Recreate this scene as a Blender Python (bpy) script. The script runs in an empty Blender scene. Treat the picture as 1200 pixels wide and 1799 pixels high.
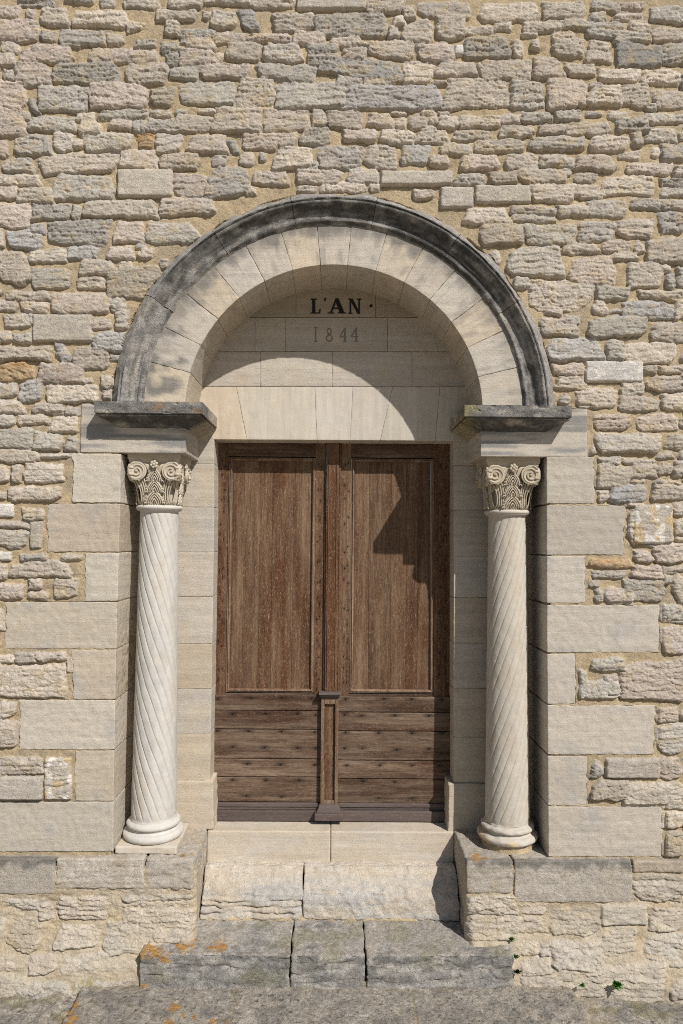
import bpy, math, random
import numpy as np
from mathutils import Vector, Matrix
R = math.radians
random.seed(7); RNG = np.random.default_rng(11)
sc = bpy.context.scene
# ------------------------------------------------------------------ camera
# Everything is measured in units u (300 u = 1 m): x right, y into the wall, z up from eye level.
U_M = 300.0
EYE = 2.45                       # eye height above the paving, metres
DIST, FPX = 1250.0, 1250.0
PITCH, YAW, ROLL = R(2.25), R(0.55), R(0.5)
CX, CY = 600.0, 899.5
def _cam():
    cp, sp, cy, sy = math.cos(PITCH), math.sin(PITCH), math.cos(YAW), math.sin(YAW)
    f = np.array([sy*cp, cy*cp, sp]); r = np.array([cy, -sy, 0.0]); u = np.cross(r, f)
    r2 = r*math.cos(ROLL) + u*math.sin(ROLL); u2 = u*math.cos(ROLL) - r*math.sin(ROLL)
    return f, r2, u2
CF, CR, CU = _cam(); CPOS = np.array([0.0, -DIST, 0.0])
def U(px, py, Y=0.0):
    """point of the plane y = Y that is seen at photograph position px, py -> x, z (units u)"""
    px = np.asarray(px, float); py = np.asarray(py, float)
    a = (px-CX)/FPX; b = -(py-CY)/FPX
    d = [CF[i] + CR[i]*a + CU[i]*b for i in range(3)]
    t = (Y-CPOS[1])/d[1]
    return d[0]*t, d[2]*t
def UZ(px, py, Z):
    a = (px-CX)/FPX; b = -(py-CY)/FPX
    d = CF + CR*a + CU*b
    t = Z/d[2]
    return d[0]*t, CPOS[1]+d[1]*t
def PX(x, y, z):
    v = [np.asarray(x, float)-CPOS[0], np.asarray(y, float)-CPOS[1], np.asarray(z, float)]
    w = v[0]*CF[0]+v[1]*CF[1]+v[2]*CF[2]
    return CX+FPX*(v[0]*CR[0]+v[1]*CR[1]+v[2]*CR[2])/w, CY-FPX*(v[0]*CU[0]+v[1]*CU[1]+v[2]*CU[2])/w
cam = bpy.data.cameras.new("camera"); co = bpy.data.objects.new("camera", cam)
sc.collection.objects.link(co); sc.camera = co
cam.sensor_fit = 'VERTICAL'; cam.sensor_height = 36.0; cam.lens = 36.0*FPX/1799.0
cam.clip_start = 0.05; cam.clip_end = 2000
m = Matrix(((CR[0], CU[0], -CF[0], 0), (CR[1], CU[1], -CF[1], -DIST/U_M), (CR[2], CU[2], -CF[2], EYE), (0, 0, 0, 1)))
co.matrix_world = m
# ------------------------------------------------------------------ light
SUN = Vector((84, -120, 139)).normalized()
w = bpy.data.worlds.new("World"); sc.world = w; w.use_nodes = True
nt = w.node_tree; nt.nodes.clear()
sky = nt.nodes.new('ShaderNodeTexSky'); sky.sky_type = 'NISHITA'; sky.sun_disc = False
sky.sun_elevation = math.asin(SUN.z); sky.sun_rotation = math.atan2(SUN.x, SUN.y)
sky.dust_density = 1.0
bg = nt.nodes.new('ShaderNodeBackground'); bg.inputs[1].default_value = 0.058
wo = nt.nodes.new('ShaderNodeOutputWorld')
nt.links.new(sky.outputs[0], bg.inputs[0]); nt.links.new(bg.outputs[0], wo.inputs[0])
sl = bpy.data.lights.new("sun", 'SUN'); sl.energy = 4.5; sl.angle = R(0.6); sl.color = (1.0, 0.955, 0.90)
so = bpy.data.objects.new("sun", sl); sc.collection.objects.link(so)
so.rotation_euler = SUN.to_track_quat('Z', 'Y').to_euler(); so.location = (3, -4, 8)
sc.view_settings.view_transform = 'Standard'; sc.view_settings.look = 'None'
sc.view_settings.exposure = 0.0; sc.view_settings.gamma = 1.0
try: sc.view_settings.use_curve_mapping = False
except Exception: pass
sc.cycles.pixel_filter_type = 'BLACKMAN_HARRIS'; sc.cycles.filter_width = 1.0; sc.cycles.use_denoising = False
# ------------------------------------------------------------------ noise
def _h(ix, iy, iz, s):
    a = (ix.astype(np.int64)*374761393 + iy.astype(np.int64)*668265263 + iz.astype(np.int64)*2147483647 + s*1274126177) & 0xFFFFFFFF
    a = ((a ^ (a >> 13))*1274126177) & 0xFFFFFFFF
    a = ((a ^ (a >> 16))*2246822519) & 0xFFFFFFFF
    return ((a ^ (a >> 15)) & 0xFFFFFF)/8388607.5 - 1.0
def n3(x, y, z, s=0):
    x, y, z = np.broadcast_arrays(np.asarray(x, float), np.asarray(y, float), np.asarray(z, float))
    fx, fy, fz = np.floor(x), np.floor(y), np.floor(z)
    tx, ty, tz = x-fx, y-fy, z-fz
    tx = tx*tx*(3-2*tx); ty = ty*ty*(3-2*ty); tz = tz*tz*(3-2*tz)
    ix, iy, iz = fx.astype(np.int64), fy.astype(np.int64), fz.astype(np.int64)
    out = 0
    for dx in (0, 1):
        for dy in (0, 1):
            for dz in (0, 1):
                out = out + _h(ix+dx, iy+dy, iz+dz, s)*(tx if dx else 1-tx)*(ty if dy else 1-ty)*(tz if dz else 1-tz)
    return out
def n2(x, y, s=0):
    x, y = np.broadcast_arrays(np.asarray(x, float), np.asarray(y, float))
    fx, fy = np.floor(x), np.floor(y)
    tx, ty = x-fx, y-fy
    tx = tx*tx*(3-2*tx); ty = ty*ty*(3-2*ty)
    ix, iy = fx.astype(np.int64), fy.astype(np.int64); z0 = np.zeros_like(ix)
    return ((_h(ix, iy, z0, s)*(1-tx)+_h(ix+1, iy, z0, s)*tx)*(1-ty) + (_h(ix, iy+1, z0, s)*(1-tx)+_h(ix+1, iy+1, z0, s)*tx)*ty)
def f3(x, y, z, s=0, o=3):
    return sum(n3(x*2**k, y*2**k, z*2**k, s+k*17)*0.5**k for k in range(o))
def f2(x, y, s=0, o=3):
    return sum(n2(x*2**k, y*2**k, s+k*17)*0.5**k for k in range(o))
def sstep(a, b, x):
    t = np.clip((x-a)/(b-a), 0, 1); return t*t*(3-2*t)
# ------------------------------------------------------------------ materials
def new_mat(name):
    m = bpy.data.materials.new(name); m.use_nodes = True
    n = m.node_tree; b = n.nodes['Principled BSDF']; b.inputs['Specular IOR Level'].default_value = 0.25
    return m, n, b
def stone_mat(name, rough=0.9, fine=260, bump=0.5, bdist=0.004, band=0.0, mott=0.16, pits=0.3, fleck=0.12, upright=False, crust=0.0):
    """limestone: colour from the mesh's own 'Col' attribute, broken up by grain, bedding bands and pits"""
    m, n, b = new_mat(name); N = n.nodes; L = n.links
    at = N.new('ShaderNodeAttribute'); at.attribute_name = 'Col'
    tc = N.new('ShaderNodeNewGeometry')
    def noise(scale, detail=4, vec=None, rgh=0.6):
        t = N.new('ShaderNodeTexNoise'); t.inputs['Scale'].default_value = scale; t.inputs['Detail'].default_value = detail
        t.inputs['Roughness'].default_value = rgh; L.new(vec or tc.outputs['Position'], t.inputs['Vector']); return t.outputs['Fac']
    def mp(x):
        k = N.new('ShaderNodeMapping'); k.inputs['Scale'].default_value = x; L.new(tc.outputs['Position'], k.inputs['Vector']); return k.outputs[0]
    def math_(op, a, bb, clamp=False):
        k = N.new('ShaderNodeMath'); k.operation = op; k.use_clamp = clamp
        for i, v in enumerate((a, bb)):
            if isinstance(v, (int, float)): k.inputs[i].default_value = v
            else: L.new(v, k.inputs[i])
        return k.outputs[0]
    def rng(v, a, b2, c, d):
        k = N.new('ShaderNodeMapRange'); L.new(v, k.inputs[0])
        for i, x in enumerate((a, b2, c, d)): k.inputs[i+1].default_value = x
        return k.outputs[0]
    grain = noise(fine, 3, rgh=0.75)
    mid = noise(22, 6, rgh=0.7)
    f = math_('MULTIPLY', rng(grain, 0.3, 0.7, 1-fleck*1.3, 1+fleck*1.3), rng(mid, 0.3, 0.7, 1-mott, 1+mott))
    if band:
        bn = noise(1.0, 5, mp((26, 1.3, 2.2) if upright else (1.3, 1.3, 26)), 0.65)
        f = math_('MULTIPLY', f, rng(bn, 0.32, 0.68, 1-band, 1+band*0.7))
    if crust: f = math_('MULTIPLY', f, rng(noise(48, 7, rgh=0.8), 0.44, 0.56, 1-crust, 1+crust*0.7))
    sp = noise(130, 2, rgh=0.5)
    f = math_('MULTIPLY', f, rng(sp, 0.26, 0.36, 1-pits, 1.0))
    sc_ = N.new('ShaderNodeVectorMath'); sc_.operation = 'SCALE'; L.new(at.outputs['Color'], sc_.inputs[0]); L.new(f, sc_.inputs['Scale'])
    warm = N.new('ShaderNodeMix'); warm.data_type = 'RGBA'; warm.blend_type = 'MULTIPLY'
    L.new(rng(noise(9, 4), 0.4, 0.7, 0, 0.55), warm.inputs[0]); L.new(sc_.outputs[0], warm.inputs[6]); warm.inputs[7].default_value = (1.0, 0.955, 0.88, 1)
    L.new(warm.outputs[2], b.inputs['Base Color']); b.inputs['Roughness'].default_value = rough
    h = math_('ADD', math_('MULTIPLY', grain, 0.5), math_('MULTIPLY', noise(85, 6, rgh=0.8), 1.2))
    spk = noise(190, 2, rgh=0.6)
    f = math_('MULTIPLY', f, rng(spk, 0.58, 0.70, 1.0, 1+fleck*1.6)); L.new(f, sc_.inputs['Scale'])
    h = math_('ADD', h, rng(sp, 0.24, 0.38, -0.35*pits/0.3, 0))
    if band:
        h = math_('ADD', h, math_('MULTIPLY', noise(1.0, 4, mp((90, 6, 6) if upright else (6, 6, 90)), 0.7), band*4))
    bp = N.new('ShaderNodeBump'); bp.inputs['Strength'].default_value = bump; bp.inputs['Distance'].default_value = bdist
    L.new(h, bp.inputs['Height']); L.new(bp.outputs[0], b.inputs['Normal'])
    return m
M_RUB = stone_mat('rubble_masonry', fine=240, bump=0.8, bdist=0.010, band=0.05, mott=0.13, fleck=0.17, crust=0.09)
M_ASH = stone_mat('dressed_limestone', fine=300, bump=0.75, bdist=0.005, band=0.13, mott=0.07, pits=0.22, fleck=0.13)
M_LIN = stone_mat('lintel_limestone', fine=300, bump=0.45, bdist=0.003, band=0.12, mott=0.05, pits=0.16, fleck=0.10, upright=True)
M_FIN = stone_mat('carved_limestone', fine=320, bump=0.35, bdist=0.002, band=0.0, mott=0.07, pits=0.12, fleck=0.08)
M_OLD = stone_mat('weathered_limestone', fine=250, bump=0.9, bdist=0.011, band=0.08, mott=0.28, pits=0.45, fleck=0.26, crust=0.17)
M_LED = stone_mat('split_limestone', fine=250, bump=0.9, bdist=0.009, band=0.10, mott=0.12, pits=0.3, fleck=0.18, crust=0.08)
def wood_mat(name, vertical=True, tint=(1, 1, 1), grey=0.0, worn=(0.25, 0.172, 0.112)):
    m, n, b = new_mat(name); N = n.nodes; L = n.links
    tc = N.new('ShaderNodeNewGeometry'); at = N.new('ShaderNodeAttribute'); at.attribute_name = 'Col'
    sep = N.new('ShaderNodeSeparateColor'); L.new(at.outputs['Color'], sep.inputs[0])
    cmb = N.new('ShaderNodeCombineColor'); L.new(sep.outputs[1], cmb.inputs[0]); L.new(sep.outputs[2], cmb.inputs[1]); L.new(sep.outputs[1], cmb.inputs[2])
    off = N.new('ShaderNodeVectorMath'); off.operation = 'SCALE'; L.new(cmb.outputs[0], off.inputs[0]); off.inputs['Scale'].default_value = 37.0
    ad = N.new('ShaderNodeVectorMath'); ad.operation = 'ADD'; L.new(tc.outputs['Position'], ad.inputs[0]); L.new(off.outputs[0], ad.inputs[1])
    def mp(s):
        k = N.new('ShaderNodeMapping'); k.inputs['Scale'].default_value = s if vertical else (s[2], s[1], s[0]); L.new(ad.outputs[0], k.inputs['Vector']); return k.outputs[0]
    def noise(vec, detail=5, rgh=0.6, dist=0.0):
        t = N.new('ShaderNodeTexNoise'); t.inputs['Scale'].default_value = 1; t.inputs['Detail'].default_value = detail
        t.inputs['Roughness'].default_value = rgh; t.inputs['Distortion'].default_value = dist; L.new(vec, t.inputs['Vector']); return t.outputs['Fac']
    g1 = noise(mp((190, 60, 14)), 5, 0.75)       # pores, short dashes
    g2 = noise(mp((40, 20, 1.4)), 4, 0.6, 0.6)      # broad grain
    g3 = noise(mp((7.0, 3.0, 1.0)), 5, 0.7)      # large weather patches
    fl = noise(mp((170, 80, 42)), 4, 0.8, 1.6)       # pale medullary flecks
    def rng(v, a, b2, c, d):
        k = N.new('ShaderNodeMapRange'); L.new(v, k.inputs[0])
        for i, x in enumerate((a, b2, c, d)): k.inputs[i+1].default_value = x
        return k.outputs[0]
    def mix(f, a, bb, bt='MIX'):
        k = N.new('ShaderNodeMix'); k.data_type = 'RGBA'; k.blend_type = bt
        L.new(f, k.inputs[0]) if not isinstance(f, float) else setattr(k.inputs[0], 'default_value', f)
        for i, v in ((6, a), (7, bb)):
            if isinstance(v, tuple): k.inputs[i].default_value = (*v, 1)
            else: L.new(v, k.inputs[i])
        return k.outputs[2]
    c = mix(rng(g3, 0.38, 0.62, 0, 1), (0.105, 0.042, 0.016), worn)
    c = mix(rng(g2, 0.40, 0.62, 0, 0.6), c, (0.06, 0.028, 0.014))
    c = mix(rng(g1, 0.50, 0.62, 0, 0.62), c, (0.05, 0.028, 0.017))
    c = mix(rng(fl, 0.55, 0.64, 0, 0.75), c, (0.44, 0.35, 0.25))
    c = mix(float(grey), c, (0.115, 0.10, 0.093))
    c = mix(1.0, c, tint, 'MULTIPLY')
    br = N.new('ShaderNodeVectorMath'); br.operation = 'SCALE'; L.new(c, br.inputs[0])
    L.new(rng(sep.outputs[0], 0, 1, 0.15, 1.85), br.inputs['Scale'])
    L.new(br.outputs[0], b.inputs['Base Color']); b.inputs['Roughness'].default_value = 0.72
    ma = N.new('ShaderNodeMath'); ma.operation = 'SUBTRACT'; L.new(g2, ma.inputs[0]); L.new(g1, ma.inputs[1])
    bp = N.new('ShaderNodeBump'); bp.inputs['Strength'].default_value = 0.7; bp.inputs['Distance'].default_value = 0.003
    L.new(ma.outputs[0], bp.inputs['Height']); L.new(bp.outputs[0], b.inputs['Normal'])
    return m
W_V = wood_mat('oak_upright_grain', True, (0.90, 0.84, 0.78)); W_H = wood_mat('oak_level_grain', False, (0.70, 0.68, 0.68), 0.08, (0.36, 0.26, 0.18))
W_G = wood_mat('grey_weathered_oak', False, (0.9, 0.92, 1.0), 0.62); W_M = wood_mat('pale_oak_moulding', True, (1.22, 1.22, 1.22), 0.12)
def plain(name, col, rough=0.7, metal=0.0):
    m, n, b = new_mat(name); b.inputs['Base Color'].default_value = (*col, 1); b.inputs['Roughness'].default_value = rough; b.inputs['Metallic'].default_value = metal
    t = n.nodes.new('ShaderNodeTexNoise'); t.inputs['Scale'].default_value = 90; k = n.nodes.new('ShaderNodeMapRange')
    k.inputs[3].default_value = 0.7; k.inputs[4].default_value = 1.25; n.links.new(t.outputs['Fac'], k.inputs[0])
    v = n.nodes.new('ShaderNodeVectorMath'); v.operation = 'SCALE'; v.inputs[0].default_value = col; n.links.new(k.outputs[0], v.inputs['Scale'])
    n.links.new(v.outputs[0], b.inputs['Base Color']); return m
M_NAIL = plain('rusted_iron', (0.018, 0.014, 0.012), 0.6, 0.3)
M_PAINT = plain('black_letter_paint', (0.02, 0.017, 0.015), 0.8)
M_CUT = plain('incised_grey', (0.21, 0.195, 0.175), 0.9)
M_LEAF = plain('leaf_green', (0.07, 0.24, 0.025), 0.55); M_MOSS = plain('moss_green', (0.05, 0.075, 0.02), 0.9)
# ------------------------------------------------------------------ object helpers
def world(v):
    v = np.asarray(v, float)/U_M; v = v.reshape(-1, 3).copy(); v[:, 2] += EYE; return v
def empty(name, loc, label, cat, group=None):
    o = bpy.data.objects.new(name, None); sc.collection.objects.link(o); o.location = world(loc)[0]
    o['label'] = label; o['category'] = cat
    if group: o['group'] = group
    return o
def tag(o, label=None, cat=None, group=None, kind=None):
    for k, v in (('label', label), ('category', cat), ('group', group), ('kind', kind)):
        if v: o[k] = v
    return o
def root_loc(p):
    x = Vector((0, 0, 0))
    while p is not None: x += p.location; p = p.parent
    return x
def empty_part(name, parent, loc):
    o = bpy.data.objects.new(name, None); sc.collection.objects.link(o); o.parent = parent
    o.location = Vector(world(loc)[0])-root_loc(parent); return o
class MB:
    """collects geometry in u and links it as ONE mesh"""
    def __init__(s): s.v = []; s.f = []; s.c = []; s.n = 0
    def add(s, v, f, c=None):
        v = np.asarray(v, float).reshape(-1, 3)
        s.v.append(v); s.f += [tuple(int(i)+s.n for i in q) for q in f] if not isinstance(f, np.ndarray) else (f+s.n).tolist()
        if c is None: c = (0.5, 0.5, 0.5)
        c = np.asarray(c, float)
        if c.ndim == 1: c = np.tile(c, (len(v), 1))
        s.c.append(c); s.n += len(v)
    def build(s, name, mat, parent=None, smooth=False, sharp=None):
        V = world(np.concatenate(s.v)); C = np.concatenate(s.c)
        if parent is not None: V = V-np.array(root_loc(parent))
        me = bpy.data.meshes.new(name); 
        F = s.f; ln = np.array([len(q) for q in F], np.int32)
        li = np.fromiter((i for q in F for i in q), np.int32, int(ln.sum()))
        me.vertices.add(len(V)); me.vertices.foreach_set('co', V.astype(np.float32).ravel())
        me.loops.add(len(li)); me.loops.foreach_set('vertex_index', li)
        me.polygons.add(len(F)); me.polygons.foreach_set('loop_start', np.concatenate([[0], np.cumsum(ln)[:-1]]).astype(np.int32))
        me.polygons.foreach_set('use_smooth', np.full(len(F), bool(smooth)))
        a = me.attributes.new('Col', 'FLOAT_COLOR', 'POINT')
        a.data.foreach_set('color', np.c_[np.clip(C, 0, 1), np.ones(len(C))].astype(np.float32).ravel())
        me.update(calc_edges=True); me.validate()
        if sharp: 
            try: me.set_sharp_from_angle(angle=R(sharp))
            except Exception: pass
        me.materials.append(mat)
        o = bpy.data.objects.new(name, me); sc.collection.objects.link(o)
        if parent is not None: o.parent = parent
        return o
def cuts(a, b, r, step):
    L = b-a
    if L <= 2*r*1.02: return np.linspace(a, b, 5)
    n = max(1, int(round((L-2*r)/step)))
    e = [0.0, 0.3*r, 0.65*r] if r > 0.2 else [0.0]
    return np.array([a+x for x in e]+list(np.linspace(a+r, b-r, n+1))+[b-x for x in reversed(e)])
def rock(mb, x0, x1, y0, y1, z0, z1, r=1.0, amp=0.4, fr=12.0, step=6.0, col=(0.45, 0.41, 0.34), colfn=None, warp=None,
         strata=0.0, sfr=4.0, skip='b', seed=None):
    """a dressed or rough block with rounded, noise-worn edges and faces, y0 = front; skip: faces left out (b back, l, r, t, d)"""
    seed = random.randrange(9999) if seed is None else seed
    lo = np.array([x0, y0, z0]); hi = np.array([x1, y1, z1]); r = min(r, *(0.49*(hi-lo)))
    ax = [cuts(lo[i], hi[i], r, step) for i in range(3)]
    specs = [('f', 1, 0), ('b', 1, 1), ('l', 0, 0), ('r', 0, 1), ('d', 2, 0), ('t', 2, 1)]
    for nm, axis, side in specs:
        if nm in skip: continue
        a, b = [i for i in range(3) if i != axis]
        A, B = np.meshgrid(ax[a], ax[b], indexing='ij')
        P = np.zeros(A.shape+(3,)); P[..., a] = A; P[..., b] = B; P[..., axis] = hi[axis] if side else lo[axis]
        Q = np.clip(P, lo+r, hi-r); D = P-Q; ln = np.linalg.norm(D, axis=-1, keepdims=True); ln[ln < 1e-6] = 1
        Nn = D/ln; P2 = Q+Nn*r
        d = amp*f3(P2[..., 0]/fr, P2[..., 1]/fr, P2[..., 2]/fr, seed, 3)+min(0.5, amp*0.35)*n3(P2[..., 0]/2.6, P2[..., 1]/2.6, P2[..., 2]/2.2, seed+50)
        if strata:
            sN = n3(P2[..., 0]/60, P2[..., 1]/60, P2[..., 2]/sfr + 0.6*n3(P2[..., 0]/25, 0*A, P2[..., 2]/25, seed+5), seed+9)
            d = d + strata*(-1.1*np.exp(-((sN+0.15)/0.07)**2)+0.55*sN)*(1-0.85*np.abs(Nn[..., 2]))
        P2 = P2+Nn*d[..., None]
        C = np.tile(np.asarray(col, float), A.shape+(1,))
        if colfn is not None: C = colfn(P2, Nn, C, seed)
        if warp is not None: P2 = warp(P2)
        n, m_ = A.shape; I = np.arange(n*m_).reshape(n, m_)
        q = np.stack([I[:-1, :-1], I[1:, :-1], I[1:, 1:], I[:-1, 1:]], -1).reshape(-1, 4)
        flip = (side == 0) ^ (axis == 1)
        if flip: q = q[:, ::-1]
        mb.add(P2.reshape(-1, 3), q, C.reshape(-1, 3))
def quadwarp(q, Yf, w, h):
    """local 0..w, 0..h box -> the four photo-measured corners (tl, tr, br, bl) on the plane y = Yf"""
    c = [np.array(U(px, py, Yf)) for px, py in q]
    def fn(P):
        s = P[..., 0]/w; t = P[..., 2]/h
        x = (c[3][0]*(1-s)+c[2][0]*s)*(1-t)+(c[0][0]*(1-s)+c[1][0]*s)*t
        z = (c[3][1]*(1-s)+c[2][1]*s)*(1-t)+(c[0][1]*(1-s)+c[1][1]*s)*t
        return np.stack([x, P[..., 1], z], -1)
    return fn
def qblock(mb, q, Yf, Yb, gap=0.6, rough=0.0, end=0, **k):
    if len(q) == 4 and not hasattr(q[0], '__len__'):
        a, b, c, d = q; q = [(a, b), (c, b), (c, d), (a, d)]
    w = abs(q[1][0]-q[0][0]); h = abs(q[3][1]-q[0][1])
    base = quadwarp(q, Yf, w, h)
    wf = base
    if rough:
        sd = random.randrange(999)
        def wf(P):
            P = P.copy(); P[..., 0] = P[..., 0]+rough*f2(P[..., 2]/9, P[..., 1]/9, sd)*np.clip((P[..., 0]/w-0.5)*2*(end or 1) if end else np.abs(P[..., 0]/w-0.5)*2, 0, 1)**6
            P[..., 2] = P[..., 2]+0.5*rough*f2(P[..., 0]/12, 0*P[..., 1], sd+3)*(np.abs(P[..., 2]/h-0.5)*2)**6*(np.clip((P[..., 0]/w-0.5)*2*end+0.3, 0, 1) if end else 1)
            return base(P)
    rock(mb, gap, w-gap, Yf, Yb, gap, h-gap, warp=wf, **k)
def tube(mb, pts, rad, seg=6, col=(0.5, 0.46, 0.38), caps=True):
    pts = np.asarray(pts, float); n = len(pts)
    rad = np.broadcast_to(np.asarray(rad, float), (n,))
    T = np.gradient(pts, axis=0); T /= np.linalg.norm(T, axis=1, keepdims=True)+1e-9
    up = np.array([0, 1.0, 0]); V = []
    for i in range(n):
        a = np.cross(T[i], up); l = np.linalg.norm(a)
        a = a/l if l > 1e-3 else np.array([1.0, 0, 0]); b = np.cross(T[i], a)
        for k in range(seg):
            t = 2*math.pi*k/seg; V.append(pts[i]+rad[i]*(a*math.cos(t)+b*math.sin(t)))
    F = [(i*seg+k, i*seg+(k+1) % seg, (i+1)*seg+(k+1) % seg, (i+1)*seg+k) for i in range(n-1) for k in range(seg)]
    if caps: F += [tuple(range(seg))[::-1], tuple((n-1)*seg+k for k in range(seg))]
    mb.add(V, F, col)
def lathe(mb, cx, cy, prof, seg=96, col=(0.5, 0.46, 0.38), amp=0.0, seed=1, colfn=None):
    prof = np.asarray(prof, float); th = np.linspace(0, 2*math.pi, seg, endpoint=False)
    RR = prof[:, 0][:, None]*np.ones(seg); ZZ = prof[:, 1][:, None]*np.ones(seg); TT = th[None, :]*np.ones((len(prof), 1))
    X = cx+RR*np.cos(TT); Y = cy+RR*np.sin(TT)
    if amp:
        d = amp*f3(X/9, Y/9, ZZ/5, seed); X = X+d*np.cos(TT); Y = Y+d*np.sin(TT); ZZ = ZZ+0.5*d
    V = np.stack([X, Y, ZZ], -1); n = len(prof)
    I = np.arange(n*seg).reshape(n, seg); J = np.roll(I, -1, 1)
    q = np.stack([I[:-1], J[:-1], J[1:], I[1:]], -1).reshape(-1, 4)
    if prof[-1, 1] < prof[0, 1]: q = q[:, ::-1]
    C = np.tile(np.asarray(col, float), (n*seg, 1))
    if colfn is not None: C = colfn(V, None, C.reshape(n, seg, 3), seed).reshape(-1, 3)
    mb.add(V.reshape(-1, 3), q, C)
# colours (linear albedo)
BUFF = np.array([0.535, 0.465, 0.372]); PALE = np.array([0.55, 0.50, 0.43]); GREY = np.array([0.30, 0.288, 0.272]); BLUE = np.array([0.37, 0.368, 0.362])
PINK = np.array([0.53, 0.44, 0.38]); WHITE = np.array([0.62, 0.59, 0.54]); MORTAR = np.array([0.50, 0.402, 0.262]); BLACK = np.array([0.055, 0.053, 0.05])
ORANGE = np.array([0.46, 0.26, 0.09]); DARK = np.array([0.17, 0.162, 0.15])
def jit(c, a=0.06, h=0.02):
    k = 1+random.uniform(-a, a); return np.clip(np.asarray(c)*k+np.array([random.uniform(-h, h)*0.6, 0, random.uniform(-h, h)]), 0.01, 0.9)
def mixc(C, col, wgt):
    wgt = np.asarray(wgt)[..., None]; return C*(1-wgt)+np.asarray(col)*wgt
def patchy(col, lo=0.1, hi=0.6, fr=26.0, s=0, stretch=1.0, amt=1.0):
    def fn(P, Nn, C, seed):
        nz = f3(P[..., 0]/fr/stretch, P[..., 1]/fr, P[..., 2]/fr, seed+s, 4); return mixc(C, col, amt*sstep(lo, hi, nz))
    return fn
def chain(*fs):
    def fn(P, Nn, C, seed):
        for f in fs: C = f(P, Nn, C, seed)
        return C
    return fn
# levels shared by the portal, from the photograph
AX, AZ = U(586.7, 722.8, 0)                       # arch centre on the wall face
SCL = (U(650, 723, 0)[0]-U(550, 723, 0)[0])/100.0
RIN = 261.5*SCL
YT = 120.0                                        # tympanum / jamb face
YD = 168.0                                        # door face
ZSPR = float(U(588, 708.5, 0)[1])                 # top of the imposts
ZFR = float(U(588, 799, 0)[1])                    # underside of the frieze
ZLED = -546.0                  # top of the plinth ledge
ZTHR = -549.0               # threshold top
LEDF = -13.0
XTL, XTR = -234.8, 231.0                        # inner faces of the two plinths, either side of the steps
YU = 48.0
ZGR = -735.0                 # paving at the bottom step
# ------------------------------------------------------------------ rubble wall: every stone measured, x0 y0 x1 y1 [tone]
ST = []
def crop(ox, oy, k, txt):
    for r in txt.replace('\n', ';').split(';'):
        p = r.split()
        if len(p) < 4: continue
        a = [float(v) for v in p[:4]]
        ST.append((ox+a[0]/k, oy+a[1]/k, ox+a[2]/k, oy+a[3]/k, p[4] if len(p) > 4 else ''))
crop(0, 0, 3, """95 -20 295 38 g;-20 35 105 105;345 -20 490 15;525 -10 605 42;658 -10 840 45;888 -20 1058 50;1080 -10 1315 25
140 52 185 102;213 45 358 138;388 55 665 140;670 112 755 165;820 55 1030 105;1070 65 1110 100;1120 60 1250 145;872 105 945 188
-20 110 205 222 p;210 168 302 228 a;318 162 555 245;572 178 660 242;712 212 818 255 g;958 155 1120 222 g;985 200 1135 262;1135 170 1295 228
5 225 105 285;112 238 385 335 p;470 258 825 332;845 225 945 275 g;870 265 940 350 g;945 262 1120 352;1125 280 1175 335
-20 282 78 352;12 368 68 422 g;80 335 270 455;272 335 632 440 g;668 335 885 440;890 355 1052 425;1062 340 1315 415
-20 430 140 590 p;205 455 462 585;470 440 768 570;792 465 925 560 y;947 430 1240 555;152 520 208 598 b;110 588 155 628
525 575 770 630;785 580 905 620 g;928 575 980 602;1040 570 1130 598
-20 595 135 718 p;155 610 400 692;405 595 500 640;420 635 525 708;575 630 695 682 p;700 628 915 698 g;918 610 1120 692;1125 565 1380 700
82 710 268 825;285 700 385 795;385 730 435 785;435 700 695 800;728 705 812 780 o;825 708 955 805;998 715 1195 805
-10 742 45 832 p;12 840 175 908;210 808 610 915;630 790 838 892;850 810 1045 895 y;1120 812 1200 870
-20 918 210 975;285 925 600 1050;625 898 908 1040 f;915 918 1082 1038;1092 880 1312 1040 g
-20 982 88 1055;95 990 282 1070;-20 1072 162 1200;172 1075 370 1155 g;385 1075 425 1155;440 1055 825 1145;845 1045 1125 1135""")
crop(400, 0, 3, """-20 -20 115 28;120 -20 350 45;368 -30 725 52 f;740 -20 930 75;1010 10 1275 100
60 55 165 160 c;235 72 450 165;455 70 830 195 g;928 35 985 105;870 85 930 135;840 135 905 205;930 105 1080 228;1100 82 1250 215
115 175 330 222;345 170 515 240;545 190 700 250;690 215 735 245;-5 225 168 322;185 232 390 332;420 235 585 345 g;605 255 735 320;742 215 985 305;1005 228 1190 328
158 340 468 425;500 308 920 415 a;570 405 715 500 g;718 402 895 448;925 320 1075 442;1095 325 1305 400
52 415 245 562;255 430 612 578;620 448 1135 580 h;1080 422 1155 450 y;1150 412 1485 568;1125 550 1185 585
195 578 430 692;445 580 515 672;520 580 705 685;742 602 868 675;878 620 935 672;860 585 940 608;955 602 1050 680;1020 582 1095 612;1115 588 1170 608;1055 612 1105 658;1110 612 1212 682
390 675 542 768 g;610 685 785 750;805 685 985 762;1020 665 1095 695;995 695 1160 755
85 698 272 788 p;280 698 360 770;5 735 60 808 c
60 800 135 870;165 805 195 845;240 778 442 895;475 770 710 890 g;725 765 885 892;915 765 1062 868 u;1115 758 1280 822;1068 818 1158 880;425 855 475 895
130 900 315 978;358 895 602 968;640 888 790 968;808 905 1182 978 f;485 960 732 1010;750 970 800 1010;370 980 465 1015;110 990 145 1025;975 1000 1090 1048;1125 990 1290 1095 f""")
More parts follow.
